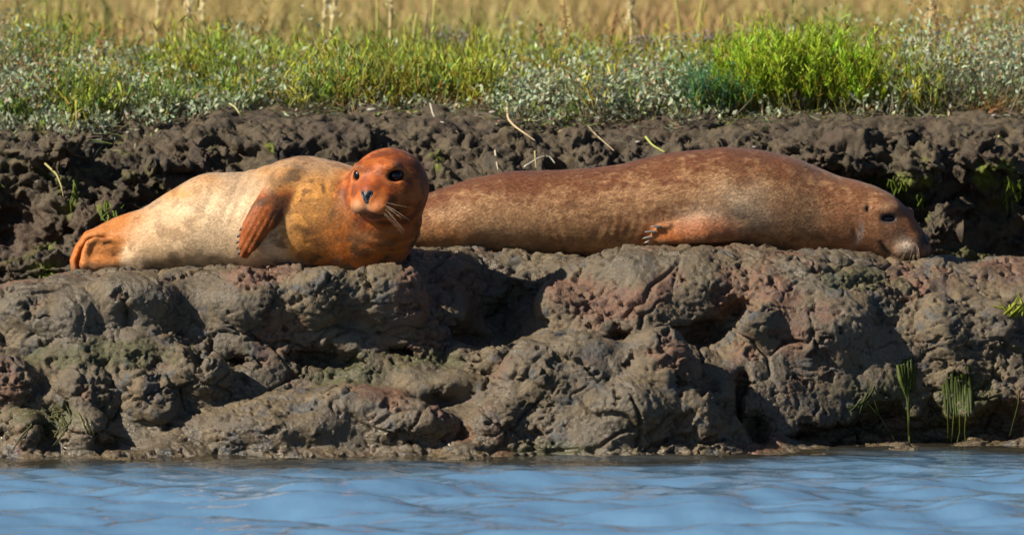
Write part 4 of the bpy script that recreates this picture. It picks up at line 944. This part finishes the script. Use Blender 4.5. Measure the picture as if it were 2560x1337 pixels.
def grow_purslane(bag, B, h, r, tips=.3, n_leaf=46, spread=.05, cc=(.36, .41, .255)):
    n = len(B); m = n * n_leaf; H = np.repeat(h, n_leaf); t = r.random(m) ** .7
    P = np.repeat(B, n_leaf, 0) + r.normal(size=(m, 3)) * [spread, spread, 0]; P[:, 2] += H * t
    D = r.normal(size=(m, 3)) * [.8, .8, .4] + [0, -.1, .75]; c = jit(cc, m, r, .2)
    c = np.where(r.random((m, 1)) < .06, jit((.34, .22, .11), m, r), c)
    leaves(bag, P, D, r.uniform(.015, .029, m), r.uniform(.0036, .0064, m), c, r)
    s = 7; base = np.repeat(B, s, 0) + r.normal(size=(n * s, 3)) * [spread * .5, spread * .5, 0]
    spindles(bag, base, r.normal(size=(n * s, 3)) * [.35, .35, 0] + [0, 0, 1], np.repeat(h, s) * r.uniform(.6, 1.0, n * s), .0015, jit((.20, .15, .10), n * s, r), jit((.28, .26, .16), n * s, r), r)
    q = n_leaf // 2; tp = np.repeat(r.random(n) < tips, q); P = (np.repeat(B, q, 0) + r.normal(size=(n * q, 3)) * [spread * .8, spread * .8, .012]); P[:, 2] += np.repeat(h, q) * r.uniform(.85, 1.3, n * q); P = P[tp]
    if len(P): spindles(bag, P, r.normal(size=P.shape) * [.5, .5, .2] + [0, 0, .8], r.uniform(.006, .013, len(P)), r.uniform(.0016, .003, len(P)), jit((.42, .245, .09), len(P), r, .22), jit((.36, .20, .075), len(P), r, .22), r)
def grow_blite(bag, B, h, r, c=(.07, .17, .085), k=10, nl=90, spread=.035):
    n = len(B); base = np.repeat(B, k, 0) + r.normal(size=(n * k, 3)) * [spread * .4, spread * .4, 0]; D = r.normal(size=(n * k, 3)) * [.3, .3, 0] + [0, 0, 1]; Lh = np.repeat(h, k) * r.uniform(.55, 1.05, n * k)
    spindles(bag, base, D, Lh, .0013, jit((.22, .14, .06), n * k, r), jit(c, n * k, r), r)
    m = n * nl; idx = r.integers(0, k, m) + np.repeat(np.arange(n) * k, nl); t = r.uniform(.15, 1.0, m)[:, None]
    P = base[idx] + unit(D[idx]) * Lh[idx][:, None] * t
    spindles(bag, P, r.normal(size=(m, 3)) * [.9, .9, .3] + [0, 0, .7], r.uniform(.009, .019, m), .0013, jit(c, m, r, .25), jit(np.asarray(c) * 1.25, m, r, .25), r)

r = np.random.default_rng(21)
NT_ = 2750
py = r.random(NT_ * 3) ** 1.7 * 4.2; ppx = r.uniform(-330, 2890, NT_ * 3)
yy = edge_y(ppx) + py + .05 * r.normal(size=NT_ * 3); keep = np.argsort(r.random(NT_ * 3))[:NT_]
ppx, py, yy = ppx[keep], py[keep], yy[keep]; xx = X(ppx, yy); zz = ground_z(xx, yy)
TB = np.stack([xx, yy, zz - .004], 1)
zn = fbm(TB * [1, 1, 0], (.35, .6, 1), 2, 5)
pG = np.interp(ppx, [0, 150, 350, 500, 620, 760, 850, 1230, 1260, 1680, 1720, 2230, 2280, 2560], [.5, .55, .6, .8, .5, .6, .9, .9, .45, .50, .6, .6, .14, .10])
pG = pG + np.where((ppx > 1240) & (ppx < 1700), np.where(py < .45, -.35, .25), 0) + .85 * zn + .06
isG = r.random(NT_) < pG; isT = (r.random(NT_) < .10 + .12 * (ppx < 250)) & ~isG; isP = ~isG & ~isT
hh = np.interp(ppx, [0, 150, 300, 900, 1700, 2250, 2560], [.26, .235, .18, .195, .185, .19, .26]) * r.uniform(.6, 1.15, NT_) * (1 + .9 * np.clip(zn, -.4, .4)) * np.where(r.random(NT_) < .12, 1.4, 1.0) * np.where(py < .12, .75, 1)
bush = (ppx > 1700) & (ppx < 2205) & (py < .38); okp = ~bush
cG0 = jit((.20, .165, .05), NT_, r); cG1 = np.where(r.random((NT_, 1)) < .72, jit((.385, .425, .045), NT_, r, .27), jit((.21, .325, .065), NT_, r, .27))
front_red = (py < .15) & (ppx > 820) & (ppx < 1260); cG0[front_red] = jit((.42, .20, .05), int(front_red.sum()), r, .2)
bG, bP, bT = Bag(), Bag(), Bag()
s = isG & okp; grow_glasswort(bG, TB[s], hh[s], r, cG0[s], cG1[s], 7, 23)
s = isP & okp; tipp = np.interp(ppx[s], [0, 200, 500, 1300, 2250, 2560], [.95, .6, .3, .35, .75, .95])
hi_ = r.random(int(s.sum())) < tipp
grow_purslane(bP, TB[s][hi_], hh[s][hi_], r, 1.0, 25); grow_purslane(bP, TB[s][~hi_], hh[s][~hi_] * .9, r, .05, 27)
s = isT & okp; grow_blite(bT, TB[s], hh[s] * 1.15, r, nl=45)
add("glasswort", bG.mesh("glasswort"), LEAF, label="carpet of yellow green jointed glasswort shoots covering the bank top", cat="ground cover", kind="stuff")
add("sea_purslane", bP.mesh("sea_purslane"), LEAF, label="grey green small leaved purslane cover along the bank edge", cat="ground cover", kind="stuff")
add("sea_blite", bT.mesh("sea_blite"), LEAF, label="blue green fine leaved blite scattered through the bank plants", cat="ground cover", kind="stuff")

# sprigs that have crept out over the bare mud
r = np.random.default_rng(29); n = 210; bS = Bag(); ppx = np.where(r.random(n) < .62, r.uniform(-100, 620, n), r.uniform(620, 2700, n)); y = edge_y(ppx) + .04 - np.abs(r.normal(size=n)) * np.where(ppx < 620, .13, .07); x = X(ppx, y); B = np.stack([x, y, ground_z(x, y) - .002], 1)
grow_purslane(bS, B[:150], r.uniform(.02, .07, 150), r, .05, 16, .03); grow_glasswort(bS, B[150:], r.uniform(.03, .07, 60), r, np.array((.2, .17, .05)), jit((.22, .28, .04), 60, r), 5, 10, .03)
add("creeping_sprigs", bS.mesh("creeping_sprigs"), LEAF, label="low grey green sprigs creeping over the bare mud edge of the bank", cat="ground cover", kind="stuff")

# golden grass beyond
r = np.random.default_rng(22); n = 34000
dd = 30 + 55 * r.random(n) ** 1.4; y = dd - 20; x = r.uniform(-1, 1, n) * (dd * .075 + 1.6); z = ground_z(x, y)
tone = fbm(np.stack([x, y * .35, 0 * x], 1), .8, 2, 4)[:, None]; g = np.array((.42, .315, .11)) + 0 * tone
c1 = g + (np.array((.33, .29, .095)) - g) * sstep(.0, .35, tone) + (np.array((.43, .275, .12)) - g) * sstep(.0, .35, -tone); c1 = c1 * (1 + .22 * r.normal(size=(n, 1)))
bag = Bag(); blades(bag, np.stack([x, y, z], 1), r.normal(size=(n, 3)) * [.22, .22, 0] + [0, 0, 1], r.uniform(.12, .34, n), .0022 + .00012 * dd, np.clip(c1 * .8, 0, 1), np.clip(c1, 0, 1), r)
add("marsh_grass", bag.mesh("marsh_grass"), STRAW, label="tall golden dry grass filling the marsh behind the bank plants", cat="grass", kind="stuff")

# litter of dead leaves, broken stems and runners at the foot of the plants
r = np.random.default_rng(23); bag = Bag(); n = 3800
ppx = r.uniform(-200, 2760, n); off = np.abs(r.normal(size=n)) * np.interp(ppx, [0, 350, 500, 1200, 1300, 1700, 2560], [.24, .24, .13, .12, .15, .11, .10]); y = edge_y(ppx) + .06 - off; x = X(ppx, y); z = ground_z(x, y) + .006
c = np.where(r.random((n, 1)) < .45, jit((.30, .24, .14), n, r, .3), np.where(r.random((n, 1)) < .5, jit((.22, .26, .17), n, r, .3), jit((.17, .20, .04), n, r, .3)))
h_ = n // 2; B = np.stack([x, y, z], 1); D = r.normal(size=(n, 3)) * [1, 1, .35] + [0, 0, .25]
leaves(bag, B[:h_], D[:h_], r.uniform(.012, .026, h_), r.uniform(.003, .006, h_), c[:h_], r); spindles(bag, B[h_:], D[h_:] * [1, 1, .6], r.uniform(.03, .09, n - h_), .0012, c[h_:] * .8, c[h_:], r, .35)
add("plant_litter", bag.mesh("plant_litter"), LEAF, label="scatter of dead leaves and broken stems on the mud below the plants", cat="litter", kind="stuff")

def plant(name, label, cat, parts, loc, group=None, mat=None):
    """a plant of its own: empty at its foot, one mesh per part"""
    o = add(name, None, label=label, cat=cat, group=group, loc=tuple(loc))
    for pn, bag in parts: add(pn, bag.mesh(pn, pn in ("stem", "seed_head")), mat or LEAF, o, kind="stuff" if pn in ("foliage", "flower_head", "seed_head") else None)
    return o
def stems(bag, n, h, spread, r, col, w=.0022):
    for k in range(n):
        d = np.array([r.normal() * spread, r.normal() * spread * .5, 1.0]) * h * r.uniform(.6, .95)
        Vt, Ft = tube(bez((r.normal() * .02, r.normal() * .02, -.01), d * .5 + r.normal(size=3) * .012, d, 6), np.linspace(w, w * .4, 6), 5); bag.put(Vt, Ft, np.asarray(col) * r.uniform(.8, 1.2))
def foot(px, y): 
    x = float(X(px, y)); return np.array([x, y, float(ground_z(np.array([x]), np.array([y]))[0])])
r = np.random.default_rng(24)
f = Bag(); st = Bag(); k = 56                                        # the bright bush
B = np.stack([r.uniform(-.25, .27, k), r.uniform(-.08, .24, k), np.zeros(k)], 1); h = (.33 - .65 * np.abs(B[:, 0]) ** 1.7 * 1.9) * r.uniform(.78, 1.12, k)
grow_glasswort(f, B, h, r, jit((.25, .19, .03), k, r), jit((.37, .49, .025), k, r, .22), 9, 200, .06, .14, .66); stems(st, 14, .2, .5, r, (.30, .20, .10), .003)
plant("glasswort_bush", "large bright yellow green bush, tallest plant at the bank edge on the right", "bush", [("foliage", f), ("stem", st)], foot(1990, 2.55))
f = Bag(); st = Bag(); k = 15; B = np.stack([r.uniform(-.12, .11, k), r.uniform(-.05, .06, k), np.zeros(k)], 1)
grow_blite(f, B, .25 * r.uniform(.6, 1.1, k), r, (.06, .20, .085), 10, 170, .05); grow_glasswort(f, B[:6], .13 * r.uniform(.7, 1.1, 6), r, (.2, .17, .03), jit((.13, .24, .03), 6, r), 10, 50); stems(st, 8, .14, .5, r, (.28, .18, .1))
plant("sea_blite_plant", "dark blue green bushy plant against the left side of the bright bush", "plant", [("foliage", f), ("stem", st)], foot(1772, 2.50))
f = Bag(); st = Bag(); B = np.stack([r.uniform(-.05, .05, 5), r.uniform(-.04, .04, 5), np.zeros(5)], 1); grow_blite(f, B, .25 * r.uniform(.75, 1.1, 5), r, (.10, .20, .085), 7, 120, .035); stems(st, 5, .22, .15, r, (.25, .2, .1))
plant("sea_blite_plant", "tall upright grey green plant at the far left of the bank", "plant", [("foliage", f), ("stem", st)], foot(66, 3.0))
for (px, lab, w, c) in ((30, "short bright green tuft at the left edge of the picture below the purslane", .05, (.17, .30, .02)), (205, "low bright green tuft on the bank edge near the left corner", .07, (.15, .29, .03))):
    f = Bag(); k = 5; B = np.stack([r.uniform(-w, w, k), r.uniform(-.03, .03, k), np.zeros(k)], 1); grow_glasswort(f, B, .085 * r.uniform(.7, 1.1, k), r, (.16, .18, .03), jit(c, k, r, .12), 10, 34, .04); st = Bag(); stems(st, 4, .05, .5, r, (.25, .18, .08))
    plant("glasswort_tuft", lab, "plant", [("foliage", f), ("stem", st)], foot(px, 2.42), "bright tufts at the left bank edge")
f = Bag(); st = Bag(); n = 120; blades(f, r.normal(size=(n, 3)) * [.05, .02, 0], r.normal(size=(n, 3)) * [.9, .5, 0] + [0, 0, .8], r.uniform(.06, .14, n), .0012, jit((.36, .14, .05), n, r), jit((.24, .26, .06), n, r), r); stems(st, 5, .08, .7, r, (.4, .13, .05))
plant("creeping_plant", "sparse low plant with reddish stems at the right edge of the bank", "plant", [("foliage", f), ("stem", st)], foot(2490, 2.48))
for (px, y, lab) in ((1165, 4.6, "mauve sea lavender flower head above the green carpet left of centre"), (1600, 4.3, "pale lilac sea lavender flower head just left of the dark blue green plant"), (1755, 4.0, "small lilac flower head touching the left of the bright bush"), (1120, 5.0, "faded pinkish flower head beside the mauve one")):
    fl_ = Bag(); st = Bag(); n = 90; H = .19 + .01 * r.normal()
    P = r.normal(size=(n, 3)) * [.035, .03, .012] + [0, 0, H]; spindles(fl_, P, r.normal(size=(n, 3)) + [0, 0, 1], .012, .0032, jit((.27, .20, .22), n, r), jit((.33, .25, .29), n, r), r); stems(st, 6, H * 1.25, .12, r, (.25, .22, .12))
    plant("sea_lavender", lab, "flower", [("flower_head", fl_), ("stem", st)], foot(px, y))
for (px, y, H, lab) in ((1430, 3.5, .33, "tall rusty brown seed spike above the middle of the green carpet"), (1495, 3.6, .29, "shorter rusty seed spike right of the tall one in the middle"), (1365, 3.9, .25, "low tan seed spike left of the tall rusty one"), (2215, 3.2, .27, "rusty seed spike at the right shoulder of the bright bush"), (2362, 3.5, .34, "reddish seed spike standing alone above the purslane on the right"), (2545, 3.2, .33, "brown seed spike at the right edge of the picture"), (215, 3.3, .24, "orange brown seed spike above the purslane on the left")):
    sh = Bag(); st = Bag(); n = 90; t = r.random(n); lean = r.normal() * .05
    P = np.stack([lean * (.5 + t * .5) + r.normal(size=n) * .008 * (1.3 - t), r.normal(size=n) * .008, H * (.55 + .45 * t)], 1)
    spindles(sh, P, r.normal(size=(n, 3)) * [.8, .8, .3] + [0, 0, .6], r.uniform(.007, .014, n), .0022, jit((.34, .18, .07), n, r), jit((.40, .22, .09), n, r), r)
    Vt, Ft = tube(bez((0, 0, -.01), (lean * .4, 0, H * .5), (lean, 0, H), 7), np.linspace(.0022, .001, 7), 5); st.put(Vt, Ft, (.26, .17, .08))
    plant("seed_spike", lab, "plant", [("seed_head", sh), ("stem", st)], foot(px, y))
STK = [(388, 6.5, .50, .03, 1, "slender grass stalk at the far left of the golden field"), (455, 5.0, .46, .05, 2, "thick pale grass ear leaning right, brightest on the left"), (516, 5.4, .40, -.02, 1, "straight pale grass stalk right of the thick leaning ear"), (800, 5.6, .44, .04, 1, "green yellow stalk leaning right, left of centre"), (818, 5.9, .44, .05, 1, "thin stalk close behind the leaning green yellow one"), (944, 5.3, .42, 0, 0, "upright bare green stalk above the near seal's head"), (974, 5.5, .46, .01, 1, "pale straw stalk beside the bare green stalk"), (1022, 5.0, .27, .03, 0, "short dry broken stem leaning right near the bare stalk"), (1052, 5.0, .27, .025, 0, "short dark tipped dry stem right of the broken one"), (1075, 5.2, .33, .02, 0, "short yellow blade right of the dry stems"), (1225, 6.0, .42, .14, 0, "thin yellow stalk leaning strongly right near the middle"), (1578, 5.5, .44, 0, 2, "bright straight straw ear above the far seal's back"), (1735, 6.0, .44, .05, 0, "crossing yellow stalk leaning right, left of the bright bush"), (1710, 6.0, .42, -.05, 0, "crossing yellow stalk leaning left, left of the bright bush"), (2318, 5.5, .40, .02, 1, "pale stalk above the purslane on the right"), (2480, 5.8, .42, -.02, 1, "straw coloured stalk near the right edge")]
for (px, y, H, lean, kind, lab) in STK:
    st = Bag(); parts = [("stem", st)]; cs = (.70, .58, .28) if kind else (.50, .46, .12); cs = (.24, .15, .09) if "dark tipped" in lab else cs
    Vt, Ft = tube(bez((0, 0, -.01), (lean * .3, 0, H * .55), (lean, 0, H), 8), np.linspace(.0060, .0036, 8) * (1.1 if kind else 1), 5); st.put(Vt, Ft, cs)
    if kind:
        sh = Bag(); n = 130 if kind == 2 else 60; t = r.random(n); w = .008 if kind == 2 else .004
        P = np.stack([lean * (.45 + .6 * t) + r.normal(size=n) * w, r.normal(size=n) * w, H * (.5 + .55 * t)], 1); spindles(sh, P, r.normal(size=(n, 3)) * [.35, .35, 0] + [lean, 0, 1], .030, .0032, (.62, .52, .27), jit((.78, .66, .38), n, r), r); parts.append(("seed_head", sh))
    plant("grass_stalk", lab, "grass", parts, foot(px, y), None, STRAW)
# ------------------------------------------------------------------ weed, stems and shells on the mud
def hit(px, row, sdf, y0, y1=3.0):
    """first point of a mud surface on the line of sight through (px, row)"""
    y = np.linspace(y0, y0 + 1.1, 260); p = at(px, row, y); dv = sdf(p.astype(np.float32)); k = int(np.argmax(dv < .003)) if (dv < .003).any() else 259
    return p[k]
WEED = leaf_material("green_weed", .2, .6)
def strand_mesh(pts, w, c, thick=.0012):
    """soft ribbon through pts, w = half width along it"""
    pts = np.asarray(pts, float); n = len(pts); t = np.linspace(0, 1, 2 * n); k = np.linspace(0, 1, n)
    P = np.stack([np.interp(t, k, pts[:, i]) for i in range(3)], 1); P = np.concatenate([P[:1], (P[:-2] + P[1:-1] * 2 + P[2:]) / 4, P[-1:]])
    W = np.interp(t, np.linspace(0, 1, len(w)), w); T = np.gradient(P, axis=0); S = unit(np.cross(T, np.array([.15, -1, .1])))
    up = np.array([0, -1, 0]) * thick
    V = np.concatenate([P - S * W[:, None], P + up * (1 + 2 * W[:, None] / .01), P + S * W[:, None], P - up * .5]); m = len(P); F = []
    for i in range(m - 1):
        for a, b in ((0, 1), (1, 2), (2, 3), (3, 0)):
            q0, q1, q2, q3 = a * m + i, b * m + i, b * m + i + 1, a * m + i + 1; F += [(q0, q1, q2), (q0, q2, q3)]
    return V, np.array(F), np.broadcast_to(c, (len(V), 3)) * np.repeat(np.random.default_rng(int(abs(P[0, 0] * 1e4))).uniform(.75, 1.2, m), 1)[np.arange(len(V)) % m][:, None]
def drape(path, sdf, y0, lift):
    """follow the mud down a path of photo points, hanging free where the mud falls back"""
    q = np.asarray(path, float); t = np.linspace(0, 1, max(5, int(np.abs(np.diff(q[:, 1])).sum() / 8))); k = np.linspace(0, 1, len(q))
    ys = []; P = np.stack([np.interp(t, k, q[:, 0]), np.interp(t, k, q[:, 1])], 1)
    for a, b in P:
        y = hit(a, b, sdf, y0)[1] - lift; ys.append(y if not ys else min(y, ys[-1] + .004))
    ys = np.array(ys); ys[1:-1] = (ys[:-2] + 2 * ys[1:-1] + ys[2:]) / 4
    return at(P[:, 0], P[:, 1], ys)
def weed(name, label, cat, paths, col, sdf, y0, group=None, lift=.006, part="strand", foot_=None):
    r = np.random.default_rng(len(label) * 7 + len(paths)); o = None
    for path, w in paths:
        pts = drape(path, sdf, y0, lift)
        if o is None: o = add(name, None, label=label, cat=cat, group=group, loc=tuple(pts[-1])); base = np.array(pts[-1])
        V, F, c = strand_mesh(pts - base, w, np.asarray(col) * r.uniform(.65, 1.25)); b = Bag(); b.put(V, F, c); add(part, b.mesh(part, True), WEED, o)
    return o
r = np.random.default_rng(31); GW = (.046, .064, .004)
pa = [([(2246 + 5.5 * k + r.normal() * 3, 908 + r.normal() * 12), (2252 + 4.5 * k, 945 + r.normal() * 6), (2260 + 3 * k, 985 + r.normal() * 8)], [.006, .009, .003]) for k in range(8)]
pa += [([(2264 + 4 * k, 950), (2268 + 2 * k, 1000), (2271 + k, 1050), (2272 + 1.5 * k, 1114)], [.003, .0035, .0028, .0018]) for k in range(3)]
weed("seaweed", "green weed gathered into one long strand hanging to the water at right", "seaweed", pa, GW, mud_sdf, .1, lift=.011)
pa = [([(2360 + 6.5 * k + r.normal() * 3, 940 + r.normal() * 16), (2363 + 6.5 * k, 985 + r.normal() * 6), (2366 + 6.2 * k, 1035 + r.normal() * 12)], [.006, .009, .003]) for k in range(11)]
pa += [([(2370 + 16 * k, 1000), (2370 + 15 * k, 1040), (2368 + 15 * k + r.normal() * 5, 1080), (2364 + 16 * k + r.normal() * 5, 1114)], [.003, .0035, .0025, .0013]) for k in range(4)]
weed("seaweed", "wide curtain of green weed dripping to the water, rightmost of the two hanging clumps", "seaweed", pa, GW, mud_sdf, .1, lift=.011)
pa = [([(2190, 955), (2178, 985), (2155, 1008), (2118, 1020)], [.002, .004, .0045, .0015]), ([(2172, 975), (2160, 1000), (2150, 1030), (2138, 1062)], [.002, .004, .0035, .001]), ([(2150, 1000), (2140, 1015), (2122, 1030)], [.0015, .003, .001]), ([(2186, 1000), (2200, 1040), (2222, 1075), (2242, 1108)], [.002, .0015, .001, .0008]), ([(2165, 1000), (2190, 1030), (2205, 1045)], [.002, .003, .001])]
weed("seaweed", "ragged patch of green weed on the shaded mud left of the hanging clumps", "seaweed", pa, (.034, .048, .003), mud_sdf, .1)
weed("seaweed", "thin single strand of weed at the right edge above the water", "seaweed", [([(2548, 975), (2546, 1010), (2535, 1050), (2524, 1090)], [.002, .0028, .002, .001])], (.05, .065, .006), mud_sdf, .1)
pa = []
for k in range(20):
    a, b = r.uniform(60, 165), r.uniform(1000, 1060); pa.append(([(a, b), (a + r.normal() * 16, b + r.uniform(6, 25)), (a + r.normal() * 22, b + r.uniform(20, 50)), (a + r.normal() * 26, b + r.uniform(45, 80))], [.0015, .0028, .0028, .001]))
weed("seaweed", "tangle of thin olive weed strands on the mud at lower left", "seaweed", pa, (.075, .075, .02), mud_sdf, -.3)
weed("seaweed", "few thin olive strands clinging to the mud right of the tangle at lower left", "seaweed", [([(196 + 14 * k, 1030 + 8 * k), (205 + 12 * k, 1050 + 6 * k), (218 + 8 * k, 1085)], [.001, .002, .001]) for k in range(3)], (.11, .11, .03), mud_sdf, -.3)
pa = [([(2535 + r.normal() * 9, 790 + r.normal() * 4), (2535 + r.normal() * 14, 770 + r.normal() * 8), (2536 + r.normal() * 20, 752 + r.normal() * 14)], [.004, .005, .001]) for k in range(16)]
weed("seaweed", "small yellow green weed tuft near the right edge on the near mud", "seaweed", pa, (.20, .22, .012), mud_sdf, .2)
for lab, spots_ in (("bright green weed blades hanging behind the near seal's back", [(262, 500), (278, 505), (300, 512), (252, 520), (288, 525), (268, 530)]), ("short green weed patch on the creek wall above the near seal's tail", [(184, 450), (188, 470), (182, 490), (190, 465)]), ("vivid green weed on the creek wall above the far seal's head", [(2235, 440), (2250, 450), (2262, 455), (2225, 450), (2244, 462), (2300, 480), (2304, 500)]), ("streaks of green weed on the dark creek wall at the right edge", [(2520, 440), (2532, 460), (2540, 480), (2510, 480), (2525, 500), (2550, 450)])):
    pa = [([(a + r.normal() * 3, b), (a + r.normal() * 5, b + 14), (a + r.normal() * 6, b + 30 + r.normal() * 6)], [.002, .0045, .0015]) for a, b in spots_ for _ in (0, 1)]
    weed("green_weed", lab, "seaweed", pa, (.085, .125, .005), bank_sdf, 1.4)
STEM = leaf_material("dead_stem", .0, .7)
def twig(label, path, rad, col, sdf=bank_sdf, y0=1.4, lift=.02, fork=None):
    pts = np.array([hit(a, b, sdf, y0) + np.array([0, -lift, .004]) for a, b in path]); pts[:, 1] = np.convolve(np.pad(pts[:, 1], 1, mode='edge'), [.25, .5, .25], 'valid') - .006
    base = pts[0].copy(); t = np.linspace(0, 1, 4 * len(pts)); k = np.linspace(0, 1, len(pts)); P = np.stack([np.interp(t, k, pts[:, i] - base[i]) for i in range(3)], 1)
    P[1:-1] = (P[:-2] + 2 * P[1:-1] + P[2:]) / 4; Vt, Ft = tube(P, np.linspace(rad, rad * .45, len(P)), 6); b = Bag(); b.put(Vt, Ft, col); 
    add("dead_stem", b.mesh("dead_stem", True), STEM, label=label, cat="twig", loc=tuple(base))
twig("long bent tan stem trailing down the bare mud left of the far seal's hump", [(1268, 268), (1270, 300), (1285, 318), (1310, 335), (1340, 356)], .0042, (.46, .34, .20))
twig("short upright pale twig at the creek edge behind the far seal's tail", [(1238, 378), (1240, 402), (1245, 428)], .0036, (.42, .36, .26))
twig("arched whitish root in front of the dark undercut behind the far seal", [(1312, 420), (1330, 408), (1352, 395), (1374, 393), (1388, 412)], .0038, (.50, .46, .36))
twig("thin upright stem beside the arched whitish root", [(1337, 380), (1338, 400), (1340, 422)], .0026, (.36, .30, .14))
twig("dry straw stem leaning down the mud above the far seal's back", [(1470, 318), (1490, 340), (1515, 362), (1535, 380)], .003, (.34, .26, .16))
twig("broken yellow green stem lying on the mud above the hump of the far seal", [(1614, 345), (1630, 365), (1662, 384)], .0045, (.30, .32, .08))
twig("yellowish stem on the dark wall at the right edge", [(2498, 345), (2512, 360), (2528, 374)], .004, (.36, .34, .10))
twig("forked yellowish stem hanging on the creek wall at the left", [(118, 410), (140, 440), (155, 470), (160, 495)], .0038, (.30, .27, .10))
twig("curled pale runner on the bare mud near the left corner", [(575, 262), (590, 272), (600, 290), (606, 272), (625, 262)], .003, (.40, .38, .18), lift=.01)
twig("bleached stem lying flat on the mud right of the near seal's head", [(1076, 262), (1082, 285), (1090, 305), (1110, 310)], .0028, (.44, .41, .33), lift=.01)
twig("reddish straw lying on the mud above the far seal's tail", [(1375, 302), (1400, 305), (1440, 310)], .0024, (.36, .17, .09), lift=.01)
twig("short tan stem standing below the bright bush", [(1905, 255), (1904, 275), (1906, 292)], .004, (.42, .30, .16), lift=.02)
SHELL = plain("shell_white", (.36, .32, .27), .5)
for k, (a, b, s, lab) in enumerate(((1595, 358, .009, "small white shell on the mud just above the far seal's back"), (1498, 298, .008, "pale pebble below the purslane near the middle"), (1232, 284, .012, "flat whitish shell fragment left of the long bent stem"), (930, 278, .016, "scrap of white shell above the near seal's head"), (1885, 372, .011, "pale shell fragment touching the line of the far seal's back"), (2485, 292, .009, "small pinkish shell near the right edge of the bare mud"))):
    p = hit(a, b, bank_sdf, 1.4); Vs, Fs = sphere((0, 0, 0), (s, s * .8, s * .45), None, 12, 8); Vs = Vs * (1 + .25 * perlin(Vs + k, s * 1.2, k))[:, None]
    add("shell", make_mesh("shell", Vs, Fs), SHELL, label=lab, cat="shell", loc=tuple(p + np.array([0, -.006, .004])))
